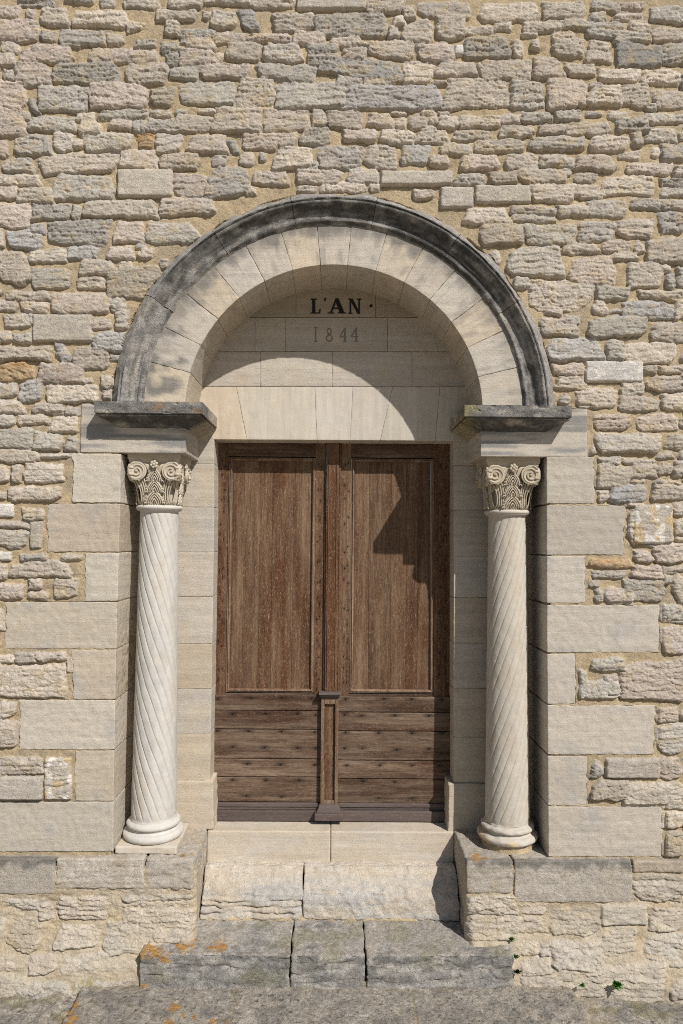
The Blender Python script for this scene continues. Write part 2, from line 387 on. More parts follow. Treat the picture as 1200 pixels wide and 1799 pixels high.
crop(800, 0, 3, """128 12 440 115;462 10 685 98;718 5 865 65;870 15 990 55 p;838 60 985 105;705 68 800 112;1030 30 1215 120;55 138 200 180;208 118 290 168;358 112 570 168;355 172 430 192;575 100 700 158;675 115 885 200;912 110 1025 165;840 170 1020 228;1028 150 1215 218
0 240 38 290 w;45 195 280 305 g;305 212 352 305;395 210 438 272;510 168 620 208;513 203 672 298;705 215 812 262;685 268 820 330;845 235 1085 350 k;1085 225 1215 338 g
120 318 392 420;405 305 562 415 p;582 338 732 400;758 362 970 428;980 365 1180 452;1180 385 1210 465 g
292 430 465 575 g;488 415 692 575 p;705 435 772 470;710 445 880 562;875 447 1020 562;1045 475 1215 575;1000 548 1060 585
20 608 248 675;250 602 345 652;352 590 500 645 g;525 585 662 638 g;695 588 770 612 g;805 590 900 628;845 615 1015 695 g;965 608 1015 658;1012 598 1158 648;1160 605 1210 650
-10 685 185 740;240 662 412 720;432 655 585 710;597 645 815 712;1003 675 1155 752;927 682 985 778;1175 688 1210 738
100 735 362 802;390 722 678 792;712 718 908 800;858 798 968 840;1040 780 1080 830;1088 762 1215 845;30 818 232 892 p;262 810 430 895;440 818 585 875;585 828 620 885;632 818 838 895 p;905 852 1138 918 p;1150 870 1210 935
12 908 155 975;180 905 320 968 y;325 890 585 965;560 885 612 925;632 908 750 962;780 930 1040 1028;1080 942 1210 985 g;1085 988 1210 1035
108 980 395 1068 f;402 970 625 1065;628 978 768 1050;920 1042 1135 1105 g;1140 1055 1210 1105;52 1095 280 1180;295 1090 530 1128;300 1128 530 1170;535 1080 700 1138;700 1055 895 1142""")
crop(850, 350, 3.4286, """-25 150 235 275 y;245 155 548 278;572 135 780 258;800 125 1025 228;1060 75 1215 205 g
30 310 95 400;145 290 470 465;480 268 688 328;710 252 878 325;775 322 925 370;900 248 960 330;975 235 1215 385;515 350 780 515 p;862 378 1080 535;1085 395 1125 445;1100 455 1150 540;1165 400 1215 535
185 475 270 540;272 490 642 672;672 525 872 605;655 600 745 692;935 550 1215 602;755 655 820 685;820 618 1140 730 u;1150 605 1215 730
375 650 480 700;485 698 575 745;345 712 565 765;345 762 570 822;632 708 980 828;1015 748 1215 855
375 835 712 972 h;742 850 848 968;855 862 1150 990;1180 930 1215 980
408 990 598 1058;435 1065 608 1142;612 978 955 1098 w;970 1005 1040 1048;1060 1005 1215 1048;985 1065 1205 1155;835 1105 965 1180""")
crop(900, 650, 4, """445 125 745 262;765 185 1015 285;1040 165 1215 280;345 160 400 240;575 310 825 420 p;880 312 1160 425 p;1180 345 1215 405;592 450 1042 582;1080 452 1215 562;545 540 580 600
602 615 755 690;780 625 1010 660;1015 580 1130 625;585 682 835 820;830 655 1010 760;1018 645 1120 728;1130 625 1215 745;1170 570 1215 625;840 765 930 800
600 840 680 925;690 810 935 930 u;985 772 1215 910;795 930 920 960;850 950 1120 1215 q;1135 925 1215 1025;1140 1060 1215 1165;805 975 860 1250""")
crop(900, 900, 4, """945 215 1000 242;1145 170 1215 210;1000 220 1215 355;850 268 980 345;535 332 830 388 o;560 412 790 460 g;830 378 1050 462 p;1060 378 1215 422;1125 430 1215 635;1065 430 1110 500;550 480 610 525;785 470 1070 620;582 525 642 632;655 528 800 640;800 560 850 660;1050 640 1215 775;1045 800 1215 990;550 1025 790 1105;470 1085 525 1215;650 1140 740 1200""")
crop(900, 1200, 4, """465 -20 750 105;680 30 760 75;760 -150 1215 115 p;1020 170 1170 282 p;1190 195 1215 260;1015 290 1215 495;1035 515 1200 668;660 530 1030 660 f;560 550 635 660;560 682 820 820;800 695 1225 880;1055 900 1215 1020;1055 1040 1215 1210 y""")
crop(0, 400, 3, """250 -40 572 92 g;605 -30 757 78;765 -30 1045 85;-20 10 18 105;45 12 212 110 u;170 -20 230 32 u
-25 125 152 300;160 112 348 185;352 98 508 172 u;572 98 698 162;720 80 770 115;730 105 812 165;158 208 368 322;420 170 600 248;632 175 690 218;410 262 552 325;562 205 850 375 y;845 165 885 210
70 335 270 385;35 335 75 375;-20 380 98 435;118 390 250 448;275 345 582 452 p;585 370 660 450;605 440 680 535;25 455 182 525;178 460 485 598 f;490 475 590 535;495 552 655 655 u;-20 550 70 608;78 555 165 605
-20 628 270 698;290 602 370 705 b;388 628 568 748;580 668 632 700;-20 715 172 805 o;200 715 440 818 p;445 790 495 815;540 785 600 855;-20 820 92 895;108 805 225 912 u;250 825 520 922;545 860 590 905
-20 910 125 975;175 925 338 978;350 945 420 985;-20 985 70 1045;88 985 255 1038;270 982 400 1075;-20 1060 172 1162;180 1078 325 1170;345 1100 408 1192""")
crop(0, 800, 3, """-20 -30 210 38;215 -10 385 12;-20 65 45 142;62 52 118 138;133 42 335 138;40 162 325 238;-20 195 30 228;-20 258 72 322 w;120 278 232 340;-20 345 152 380;162 350 215 485 f;-20 395 140 485;-20 510 55 552 w;108 520 248 555 g;325 520 432 550;55 560 370 640;-20 582 38 655;152 652 215 705;150 718 252 755;288 650 410 750;-20 680 118 755;-20 790 20 930
-20 1050 78 1090;82 1035 188 1095;185 1035 348 1082;355 1068 385 1138""")
crop(0, 1150, 3, """-20 55 350 225;-20 250 82 335;-20 350 95 485;-20 540 235 628;-20 640 222 765 f;240 545 372 760 q""")
for e in [(-8, 1240, 15, 1300, ''), (430, 330, 440, 345, '')]: ST.append(e)
# the wall goes on beyond the photograph: courses of the same kind
rs = random.Random(3)
def field(xa, xb, ya, yb):
    y = ya
    while y < yb-14:
        h = rs.choice([20, 26, 30, 34, 40, 46]); h = min(h, yb-y-2); x = xa-(rs.uniform(0, 22) if xa > 1000 else 0); xb_ = xb+(rs.uniform(0, 22) if xb < 0 else 0)
        while x < xb_-14:
            w_ = rs.uniform(35, 105); w_ = min(w_, xb_-x)
            if rs.random() < 0.25 and w_ < 60 and h > 30:
                ST.append((x+2, y+2, x+w_-5, y+h*0.48, '')); ST.append((x+2, y+h*0.55, x+w_-5, y+h-4, rs.choice(['', 'g'])))
            else: ST.append((x+2+rs.uniform(0, 4), y+1+rs.uniform(0, 4), x+w_-4-rs.uniform(0, 3), y+h-4-rs.uniform(0, 3), rs.choice(['', '', '', 'g', 'p', 'u', 'f', 'y'])))
            x += w_
        y += h
field(-520, -14, -330, 1494); field(1214, 1720, -330, 1500); field(-14, 1214, -330, -12)
# dressed quoins of the portal, photo-measured rectangles (x0 y0 x1 y1)
QL = [(141, 713, 213, 796), (127, 797, 213, 883.5), (83, 884.5, 212, 970), (149, 971, 209, 1056.5), (9, 1057.5, 206, 1140), (127, 1141, 204, 1229), (35, 1230, 203, 1317.5), (131, 1318.5, 201, 1407.5), (-30, 1408.5, 199.5, 1496.5)]
QR = [(960, 716, 1031.5, 801), (960, 802.5, 1044, 885), (960, 887.5, 1097, 975), (960.5, 976.5, 1028, 1060), (961, 1063, 1158.5, 1146.5), (961.5, 1149, 1012, 1237.5), (962, 1239, 1150.5, 1326), (962.5, 1328, 1032, 1415.5), (963, 1417, 1163.5, 1505.5)]
STN = np.array([0.585, 0.517, 0.435])
TONES = {'': (STN, STN*0.92, STN*1.07, np.array([0.545, 0.50, 0.435]), np.array([0.57, 0.497, 0.43]), STN*0.87, np.array([0.49, 0.455, 0.40])), 'g': (np.array([0.46, 0.425, 0.375]), np.array([0.42, 0.39, 0.345])), 'k': (GREY*1.0,), 'p': (np.array([0.58, 0.495, 0.42]), np.array([0.54, 0.46, 0.39])), 'y': (BUFF*0.88,), 'f': (PALE*0.95,), 'w': (WHITE,), 'u': (np.array([0.48, 0.465, 0.445]),), 'o': (np.array([0.50, 0.36, 0.22]),),
         'h': (GREY*1.6,), 'q': (PALE*1.05,), 'a': (GREY*1.3,), 'b': (GREY*1.35,), 'c': (GREY*1.3,)}
def relief(xs, ys, stones, seed, mort=0.0, extra=None, proud=(4.2, 8.2), flush=False):
    """heights (u towards the viewer) and colours of mortar and stones over a grid of photo positions"""
    XX, YY = np.meshgrid(xs, ys, indexing='ij')
    H = mort + 1.3*n2(XX/34, YY/30, seed)+0.7*n2(XX/11, YY/9, seed+1)+0.28*n2(XX/3.2, YY/3.0, seed+2)
    C = np.tile(MORTAR, XX.shape+(1,)); C *= (1+0.10*f2(XX/28, YY/24, seed+3)+0.05*n2(XX/4, YY/4, seed+4))[..., None]
    C = mixc(C, MORTAR*np.array([0.86, 0.88, 0.95]), sstep(0.2, 0.9, f2(XX/60, YY/50, seed+60)))
    WX = 2.6*n2(XX/19, YY/19, seed+5)+1.5*n2(XX/7, YY/7, seed+6)+0.7*n2(XX/3, YY/3, seed+61)
    WY = 2.0*n2(XX/19, YY/19, seed+7)+1.2*n2(XX/7, YY/7, seed+8)+0.6*n2(XX/3, YY/3, seed+62)
    big = f2(XX/22, YY/12, seed+9, 4); fin = n2(XX/5, YY/3.4, seed+10)+0.8*n2(XX/2.6, YY/2.0, seed+11)+0.5*n2(XX/1.6, YY/1.5, seed+91)
    sN = n2(XX/34+0.5*n2(XX/15, YY/9, seed+14), YY/4.2+1.1*n2(XX/26, YY/20, seed+12), seed+13)
    rid = 1-np.abs(n2(XX/12, YY/7, seed+15)*1.6)
    pat = f2(XX/17, YY/11, seed+16, 4)
    rg = random.Random(seed)
    for (x0, y0, x1, y1, t) in stones:
        i0, i1 = np.searchsorted(xs, [x0-8, x1+8]); j0, j1 = np.searchsorted(ys, [y0-8, y1+8])
        if i1-i0 < 2 or j1-j0 < 2: continue
        S = (slice(i0, i1), slice(j0, j1))
        cx, cy, a, b = (x0+x1)/2, (y0+y1)/2, (x1-x0)/2+2.0, (y1-y0)/2+1.7
        flat = t in ('f', 'w', 'q')
        wk = 0.35 if flat else min(1.15, b/9)
        dx = XX[S]-cx+WX[S]*wk; dy = YY[S]-cy+WY[S]*wk
        sk = 0 if flat else rg.uniform(-0.16, 0.16)
        if t == 'b': sk = -0.45; a *= 0.72
        if t == 'c': sk = -0.35; a *= 0.8
        ro = {'a': -0.14}.get(t, 0 if flat else rg.uniform(-0.035, 0.035))
        dx = dx+sk*dy; dy = dy+ro*dx
        tp = 0 if flat else rg.uniform(-0.12, 0.12); dy = dy*(1+tp*dx/a)
        tq = 0 if flat else rg.uniform(-0.14, 0.14); dx = dx*(1+tq*dy/b)
        if t == 'h': pass
        r = (0.18 if flat else rg.uniform(0.08, 0.5))*min(a, b)
        qx = np.abs(dx)-a+r; qy = np.abs(dy)-b+r
        d = np.hypot(np.maximum(qx, 0), np.maximum(qy, 0))-r+np.minimum(np.maximum(qx, qy), 0)
        fac = 0.0
        if not flat:
            for cxs in (-1, 1):
                for cys in (-1, 1):
                    if rg.random() < 0.6:
                        an = R(rg.uniform(25, 75)); nx_, ny_ = cxs*math.cos(an), cys*math.sin(an); cd = (a*abs(nx_)+b*abs(ny_))-rg.uniform(0.05, 0.45)*b
                        d = np.maximum(d, dx*nx_+dy*ny_-cd)
            for _k in range(3): fac = np.minimum(fac, rg.uniform(-1.6, 1.6)*dx/a+rg.uniform(-1.6, 1.6)*dy/b+rg.uniform(0.1, 1.3))
        T = np.maximum(-d, 0)
        e = np.where(dy < 0, 2.4, 1.35)*(0.7 if flat else 1.0)
        sz = min(1.0, 0.45+b/22); pr = rg.uniform(*proud)*sz; base = -3.2
        tilt = rg.uniform(-0.07, 0.10)*dy + rg.uniform(-0.03, 0.03)*dx
        rgh = {'g': 1.35, 'k': 0.6, 'f': 0.28, 'w': 0.3, 'h': 0.8, 'q': 0.6}.get(t, 0.85+0.5*rg.random())
        lay = {'h': 1.5, 'g': 1.3, 'f': 0.3, 'k': 0.25, 'w': 0.2}.get(t, rg.uniform(0.4, 1.1))
        h = base+(pr-base)*(1-np.exp(-T/e)) + np.minimum(T/4, 1)*(tilt*(0.3 if flat else 1)+rgh*(1.15*fac+0.9*big[S]+0.45*fin[S]-1.5*np.maximum(rid[S], 0)**4)+lay*(-1.5*np.exp(-(sN[S]/0.10)**2)+0.9*sN[S]))
        H[S] -= rg.choice([0.8, 2.2, 3.4])*np.exp(-np.maximum(d, 0)/1.7)*(d > -2)*sstep(0.1, 0.7, dy/b)
        if not flat and rg.random() < 0.75:
            per = rg.uniform(7, 15); q_ = (YY[S]-y0+3.0*n2(XX[S]/24, YY[S]/60, seed+rg.randrange(50))+1.6*n2(XX[S]/7, YY[S]/30, seed+77))/per+rg.random()
            saw = q_-np.floor(q_); h = h+np.minimum(T/3, 1)*rg.uniform(0.8, 2.3)*(saw**1.3-0.55)*sstep(-0.5, 0.1, n2(XX[S]/26, q_//1*3.7, seed+5))
        m_ = (h > H[S]) & (d < 0)
        col = jit(rg.choice(TONES[t]), 0.09, 0.008) if True else 0
        cc = np.tile(col, d.shape+(1,))
        cc = mixc(cc, np.array([0.32, 0.293, 0.255])*rg.uniform(1.0, 1.45), (0.2 if flat else 0.38)*sstep(0.05, 0.75, pat[S]+rg.uniform(-0.45, 0.3)))
        cc = mixc(cc, MORTAR*1.05, 0.55*sstep(0.1, 0.8, -pat[S]+rg.uniform(-0.5, 0.1))*(0.2 if flat else 1))
        if t == 'o': cc = mixc(cc, ORANGE, 0.6*sstep(-0.1, 0.5, pat[S])*sstep(0.3, -0.5, dy/b))
        if t == 'q': cc = mixc(mixc(cc, np.array([0.6, 0.48, 0.3]), sstep(0.0, 0.2, n2(XX[S]/13, YY[S]/16, 5))), WHITE*1.25, sstep(0.25, 0.4, n2(XX[S]/9, YY[S]/11, 8)))
        if t == 'w': cc = mixc(cc, WHITE*1.2, sstep(0, .4, pat[S]))
        cc = cc*(1+0.05*fin[S])[..., None]
        soft = np.clip((h-H[S])/0.8, 0, 1)*m_
        C[S] = mixc(C[S], cc, soft) if True else 0
        H[S] = np.where(m_, h, H[S])
    return XX, YY, H, C
def sheet(mb, XX, YY, H, C, Y0, keep=None):
    gx, gz = U(XX, YY, Y0); n, m_ = XX.shape
    V = np.stack([gx, Y0-H, gz], -1).reshape(-1, 3)
    I = np.arange(n*m_).reshape(n, m_)
    q = np.stack([I[:-1, :-1], I[:-1, 1:], I[1:, 1:], I[1:, :-1]], -1)
    q = q[keep[:-1, :-1] & keep[1:, 1:] & keep[1:, :-1] & keep[:-1, 1:]] if keep is not None else q.reshape(-1, 4)
    used = np.zeros(n*m_, bool); used[q.ravel()] = True; mp = np.cumsum(used)-1
    mb.add(V[used], mp[q.reshape(-1, 4)], C.reshape(-1, 3)[used])
PITCHPX = 1.3
xs = np.concatenate([np.arange(-520, -6, 4.0), np.arange(-6, 1207, PITCHPX), np.arange(1208, 1720, 4.0)])
ys = np.concatenate([np.arange(-330, -6, 4.0), np.arange(-6, 1512, PITCHPX)])
wall_st = ST[:]
XX, YY, H, C = relief(xs, ys, wall_st, 21, mort=-1.0)
# set the bed back behind the dressed stones, and open the portal
GX, GZ = U(XX, YY, 0.0)
RAD = np.hypot(GX-AX, GZ-AZ)
for (x0, y0, x1, y1) in QL+QR:
    s = sstep(-2.0, 1.0, np.minimum(np.minimum(XX-x0-1.5, x1-XX-1.5), np.minimum(YY-y0-1.5, y1-YY-1.5)))
    H = np.where(s > 0.5, -9.0, np.where((XX > x0-6) & (XX < x1+6) & (YY > y0-6) & (YY < y1+6), np.clip(H, -9, 0.3), H))
s = (RAD < 389*SCL+3.5*n2(np.arctan2(GZ-AZ, GX-AX)*9, 0*GX, 4)+2.0*n2(np.arctan2(GZ-AZ, GX-AX)*40, 0*GX, 5)) & (YY < 712)
H = np.where(s, -9.0, H)
hole = ((RAD < 372*SCL) & (YY < 720)) | ((XX > 196.5) & (XX < 968) & (YY > 706) & (YY < 1600))
mb = MB(); sheet(mb, XX, YY, H, C, 0.0, ~hole)
wall = mb.build('rubble_wall', M_RUB, smooth=True)
tag(wall, 'high wall of rough buff and grey rubble set in sandy mortar around the doorway', 'wall', kind='thing')
del XX, YY, H, C, GX, GZ, RAD
# ------------------------------------------------------------------ plinth under the wall: ledge stones, rubble below
plinth = empty('stone_plinth', (0, 0, ZGR), 'low projecting base course of crumbling stones either side of the steps', 'plinth')
ST2 = []
def crop2(ox, oy, k, txt):
    global ST
    keep_, ST = ST, []; crop(ox, oy, k, txt); ST2.extend(ST); ST = keep_
crop2(850, 1450, 3.4286, """215 465 380 528;-110 415 200 530;-110 532 360 635;385 475 700 640 y;705 475 975 585 f;985 490 1215 618;755 595 915 640;700 640 895 745 y;950 630 1215 768;1060 765 1190 800;385 665 695 815;175 670 320 740;320 680 380 745 u;200 750 375 835;200 840 440 905;430 785 1045 970;1070 835 1215 962;1100 965 1215 1010;905 290 1215 330;900 335 1215 455;-110 640 160 670""")
crop2(0, 1450, 3.4286, """0 430 240 495;355 425 655 560;745 400 1150 450;735 450 1170 600;240 430 320 560;60 540 260 725 y;-20 540 20 680;350 585 610 705;640 570 900 735;900 600 1170 680;-20 735 135 820 p;205 735 380 830 p;410 730 680 840;-20 835 200 880 y;45 865 470 970;-20 880 30 980;475 860 820 980 g;0 985 430 1040 g;-20 1040 190 1180 g;180 1060 400 1180 g""")
ST, keepST = [], ST; field(-520, -8, 1560, 1830); field(1214, 1720, 1560, 1830); ST2 += ST; ST = keepST
for nm, xa, xb, ss in (('left', -520, 345.5, 31), ('right', 817, 1720, 47)):
    x_ = np.concatenate([np.arange(xa, -6, 4.0), np.arange(-6, xb+.1, PITCHPX)]) if nm == 'left' else np.concatenate([np.arange(xa, 1207, PITCHPX), np.arange(1208, xb, 4.0)])
    XX, YY, H, C = relief(x_, np.arange(1520, 1836, PITCHPX), ST2, ss, mort=1.0, proud=(3.0, 6.5))
    C = mixc(C, np.array([0.56, 0.50, 0.405]), 0.5+0.35*np.clip(f2(XX/40, YY/30, 8), -1, 1))
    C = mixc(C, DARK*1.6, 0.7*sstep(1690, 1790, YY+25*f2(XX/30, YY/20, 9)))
    for (lx, ly, lr) in ((170, 1720, 26), (60, 1770, 30), (205, 1742, 20)):
        C = mixc(C, np.array([0.33, 0.29, 0.12]), 0.7*sstep(lr, lr*0.3, np.hypot(XX-lx, YY-ly)+14*f2(XX/6, YY/6, 3)))
    ed = (345.5-XX) if nm == 'left' else (XX-817)
    H = H+1.5*f2(XX/20, YY/9, 66)-8*np.exp(-np.maximum(ed, 0)/2.5)+38*sstep(1590, 1745, YY)*sstep(0, 14, ed)
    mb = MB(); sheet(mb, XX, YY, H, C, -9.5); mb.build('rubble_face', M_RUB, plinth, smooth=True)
xl = float(U(344, 1540, LEDF)[0]); xr = float(U(818.5, 1540, LEDF)[0])
def ledge(px0, px1, py1, col, **k):
    a = float(U(px0, 1540, LEDF)[0]); b = float(U(px1, 1540, LEDF)[0]); a = XTR-.8 if px0 == 818.5 else a; b = XTL+.8 if px1 == 344 else b; z0 = float(U((px0+px1)/2, py1, LEDF)[1])
    mb = MB(); rock(mb, a+0.8, b-0.8, LEDF, YT+14, z0, ZLED, r=k.pop('r', 3.0), amp=k.pop('amp', 0.9), step=2.4, col=col, strata=k.pop('strata', 1.2), **k)
    return mb.build('ledge_stone', M_LED, plinth, smooth=True)
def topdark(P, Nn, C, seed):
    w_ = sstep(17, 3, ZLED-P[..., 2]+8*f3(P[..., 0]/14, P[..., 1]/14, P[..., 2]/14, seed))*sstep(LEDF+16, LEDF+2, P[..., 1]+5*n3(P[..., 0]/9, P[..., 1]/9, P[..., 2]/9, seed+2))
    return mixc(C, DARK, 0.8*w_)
def lich(*pts):
    def fn(P, Nn, C, seed):
        px, py = PX(P[..., 0], P[..., 1], P[..., 2])
        for (lx, ly, r_) in pts:
            d = np.hypot(px-lx, (py-ly)*1.3)+r_*0.9*f3(P[..., 0]/5, P[..., 1]/5, P[..., 2]/5, 7)
            C = mixc(C, ORANGE*(1+0.25*n3(P[..., 0]/3, P[..., 1]/3, P[..., 2]/3, 5))[..., None], 0.95*sstep(r_, r_*0.72, d))
        return C
    return fn
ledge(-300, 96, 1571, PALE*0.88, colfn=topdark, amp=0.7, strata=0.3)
ledge(97, 253, 1562, PALE*1.05, colfn=patchy(BUFF*0.9, 0, .8), amp=1.5, strata=1.6, r=4)
ledge(254, 344, 1564, PALE*0.95, colfn=chain(patchy(BUFF, 0.05, .7, 30), lich((322, 1502, 4), (337, 1500, 3))), amp=2.0, strata=1.0, r=6)
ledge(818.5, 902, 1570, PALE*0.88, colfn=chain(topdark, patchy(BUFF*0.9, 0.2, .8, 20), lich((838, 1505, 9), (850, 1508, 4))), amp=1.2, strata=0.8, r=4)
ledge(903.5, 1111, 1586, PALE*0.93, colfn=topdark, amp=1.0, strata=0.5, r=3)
ledge(1112.5, 1500, 1534, BUFF*0.9, amp=1.0, strata=0.8, r=3)
for a, b in ((-900, XTL-0.5), (XTR+0.5, 1100)):
    mb = MB(); rock(mb, a, b, -6.5, YT+10, ZGR-60, ZLED-22, r=3, amp=1.5, step=5, col=BUFF*0.95, colfn=patchy(GREY, 0.1, .7)); mb.build('rubble_core', M_RUB, plinth, smooth=True)
# ------------------------------------------------------------------ the dressed stone portal
portal = empty('stone_portal', (0, 0, ZLED), 'dressed limestone doorway surround: round arch with dark moulded hood, imposts, quoins and inscribed tympanum', 'doorway')
def part(name, mb, mat, parent=portal, smooth=True): return mb.build(name, mat, parent, smooth)
tones = [BUFF*1.02, PALE, BUFF*0.95, PALE*0.96, (BUFF+PALE)/2]
for side, Q in (('l', QL), ('r', QR)):
    for i, (x0, y0, x1, y1) in enumerate(Q):
        if i == 0: continue
        mb = MB(); c = jit(tones[i % 5] if side == 'l' else PALE*0.95, 0.05, 0.012)
        if side == 'r' and i == 2: c = PALE*0.84
        xe = [213, 212.6, 211.5, 209, 206.5, 204.5, 202.5, 201, 199.7, 199]
        xr_ = [960, 960, 960, 960.3, 960.6, 961, 961.6, 962.2, 962.8, 963.2]
        if side == 'l': q = [(x0, y0), (xe[i], y0), (xe[i+1], y1), (x0, y1)]
        else: q = [(xr_[i], y0), (x1, y0), (x1, y1), (xr_[i+1], y1)]
        wq = abs(q[1][0]-q[0][0])
        def rough_end(P, Nn, C, seed, side=side): return C
        qblock(mb, q, 0.0-random.uniform(0, .8), YT+4, gap=0.45, r=1.3, amp=0.55, fr=7, step=2.8, col=c, rough=1.9, end=-1 if side == 'l' else 1,
               colfn=patchy(GREY*1.4, 0.35, 1.0, 40, 3, amt=0.5))
        part('quoin', mb, M_ASH)
# frieze blocks with their returns
XLI = float(U(326, 775, 0)[0]); XRI = float(U(844.5, 780, 0)[0]); ZTOP = float(U(588, 713.5, 0)[1])
def frz(P, Nn, C, seed):
    nz = f3(P[..., 0]/70, P[..., 1]/45, P[..., 2]/6, seed, 5)
    front = sstep(6, 0, P[..., 1])
    C = mixc(C, BLUE*0.72, 0.85*sstep(-0.5, 0.5, nz)*(0.25+0.75*front))
    return mixc(C, DARK*1.3, 0.3*sstep(0.1, 0.8, nz+0.3*(P[..., 2]-ZFR-40)/30)*front)
for xa, xb in ((float(U(142, 755, 0)[0]), XLI), (XRI, float(U(1031.5, 760, 0)[0]))):
    mb = MB(); rock(mb, xa, xb, -0.3, YT+6, ZFR, ZTOP, r=1.2, amp=0.3, step=3, col=PALE*0.97, colfn=frz, seed=5 if xa < 0 else 77); part('frieze_block', mb, M_ASH)
# impost mouldings
ZI = [float(U(588, y, Y)[1]) for y, Y in ((708.7, -35), (729.7, -35), (729.7, -31), (732.5, -31), (732.5, -34), (756, 0))]
def impost(xo, xi, sgn, lichen):
    prof = [(35, ZI[0]), (35, ZI[1]+1), (34, ZI[1]), (30, ZI[2]), (30, ZI[3]), (33.5, ZI[4]-.5)]
    for k in range(1, 8):
        t = k/7; prof.append((33.5*(1-t)-3.5*math.sin(math.pi*t)*0.5, ZI[4]+(ZI[5]-ZI[4])*t))
    mb = MB()
    def ring(o):
        c = [(xo-sgn*o, 6), (xo-sgn*o, -o), (xi+sgn*o, -o), (xi+sgn*o, YT+3)]
        out = []
        for (a, b), nseg in zip(zip(c[:-1], c[1:]), (10, 64, 44)):
            for k in range(nseg+1): out.append((a[0]+(b[0]-a[0])*k/nseg, a[1]+(b[1]-a[1])*k/nseg))
        return np.array(out)
    rows = []; pp = []
    for (o, z), (o2, z2) in zip(prof[:-1], prof[1:]):
        n_ = max(1, int(math.hypot(o2-o, z2-z)/3))
        for k in range(n_): pp.append((o+(o2-o)*k/n_, z+(z2-z)*k/n_))
    pp.append(prof[-1])
    for o, z in pp:
        rg_ = ring(o); rows.append(np.c_[rg_, np.full(len(rg_), z)])
    V = np.stack(rows)
    d = 0.45*f3(V[..., 0]/9, V[..., 1]/9, V[..., 2]/9, 3); chip = -2.6*sstep(0.55, 1.1, f3(V[..., 0]/13, V[..., 1]/13, V[..., 2]/8, 12))
    V[..., 1] -= np.where(np.arange(V.shape[1]) < 11, 0, 1)*(d+chip)*(np.arange(V.shape[1]) < 76); 
    n_, m_ = V.shape[:2]; I = np.arange(n_*m_).reshape(n_, m_)
    q = np.stack([I[:-1, :-1], I[1:, :-1], I[1:, 1:], I[:-1, 1:]], -1).reshape(-1, 4)
    if sgn < 0: q = q[:, ::-1]
    C = np.tile(GREY*0.85, (n_, m_, 1))
    nz = f3(V[..., 0]/22, V[..., 1]/22, V[..., 2]/9, 31, 4)
    C = mixc(C, DARK*0.9, 0.6*sstep(-0.2, 0.5, nz)); C = mixc(C, PALE*0.85, 0.8*sstep(0.2, 0.9, -nz))
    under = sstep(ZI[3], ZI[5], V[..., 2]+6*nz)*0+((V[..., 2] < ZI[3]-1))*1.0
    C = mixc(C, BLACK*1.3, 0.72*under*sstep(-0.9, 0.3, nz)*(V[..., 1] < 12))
    C = mixc(C, BUFF*0.95, 0.85*sstep(15, 40, V[..., 1]+10*nz))
    C = mixc(C, GREY*1.1, 0.6*sstep(0.0, 0.5, nz)*sstep(10, 30, V[..., 1])*(V[..., 2] > ZI[2]))
    C = lichen(V, None, C, 0)
    mb.add(V.reshape(-1, 3), q, C.reshape(-1, 3))
    r0 = ring(35); inner = np.array([(xo, 6), (xo, 0), (xi, 0), (xi, YT+3)])
    T = np.c_[r0, np.full(len(r0), ZI[0])]; n0 = len(T)
    T2 = np.c_[np.clip(r0[:, 0], min(xo, xi), max(xo, xi)), np.maximum(r0[:, 1], 0), np.full(n0, ZI[0]+1.0)]
    f = [(i, i+1, n0+i+1, n0+i) if sgn > 0 else (i+1, i, n0+i, n0+i+1) for i in range(n0-1)]
    mb.add(np.r_[T, T2], f, GREY*0.9)
    return mb
XLO = float(U(165.5, 718, -35)[0])+35; XRO = float(U(1004.5, 722, -35)[0])-35
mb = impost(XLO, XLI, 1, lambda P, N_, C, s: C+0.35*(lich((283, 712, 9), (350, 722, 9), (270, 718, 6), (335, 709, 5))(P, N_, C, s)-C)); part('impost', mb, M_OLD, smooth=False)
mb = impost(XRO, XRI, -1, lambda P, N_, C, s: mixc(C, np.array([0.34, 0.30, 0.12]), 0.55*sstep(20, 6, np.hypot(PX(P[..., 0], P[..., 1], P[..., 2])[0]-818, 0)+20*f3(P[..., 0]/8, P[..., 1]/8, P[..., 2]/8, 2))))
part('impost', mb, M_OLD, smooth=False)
# jambs behind the columns
yj = [740, 815, 891, 970, 1048, 1131, 1210, 1290, 1371]
ej = [376.5, 376.5, 376.5, 375.5, 374.5, 373, 371.8, 370.3, 369.5]
for i in range(len(yj)-1):
    mb = MB(); qblock(mb, [(203, yj[i]), (ej[i], yj[i]), (ej[i+1], yj[i+1]), (200, yj[i+1])], YT-random.uniform(0, .8), YT+75, gap=0.2, r=0.9, amp=0.3, step=4,
                      col=jit([PALE*0.9, PALE*0.92, PALE*0.93, PALE*0.95, PALE*0.95, BUFF*0.98, PALE*0.97, BUFF*0.96][i], 0.04, 0.01), colfn=patchy(BUFF, 0.2, .9, 40, amt=.7)); part('jamb_stone', mb, M_ASH)
yj2 = [745, 818, 896, 977, 1050, 1130, 1210, 1295, 1375.5]
for i in range(len(yj2)-1):
    mb = MB(); qblock(mb, [(797, yj2[i]), (975, yj2[i]), (978, yj2[i+1]), (797, yj2[i+1])], YT-random.uniform(0, .8), YT+75, gap=0.2, r=0.9, amp=0.3, step=4,
                      col=jit([PALE*0.84, PALE*0.86, PALE*0.85, PALE*0.88, BUFF*0.98, PALE*0.9, BUFF*0.95, BUFF*0.95][i], 0.04, 0.01), colfn=patchy(BUFF, 0.2, .9, 40, amt=.6)); part('jamb_stone', mb, M_ASH)
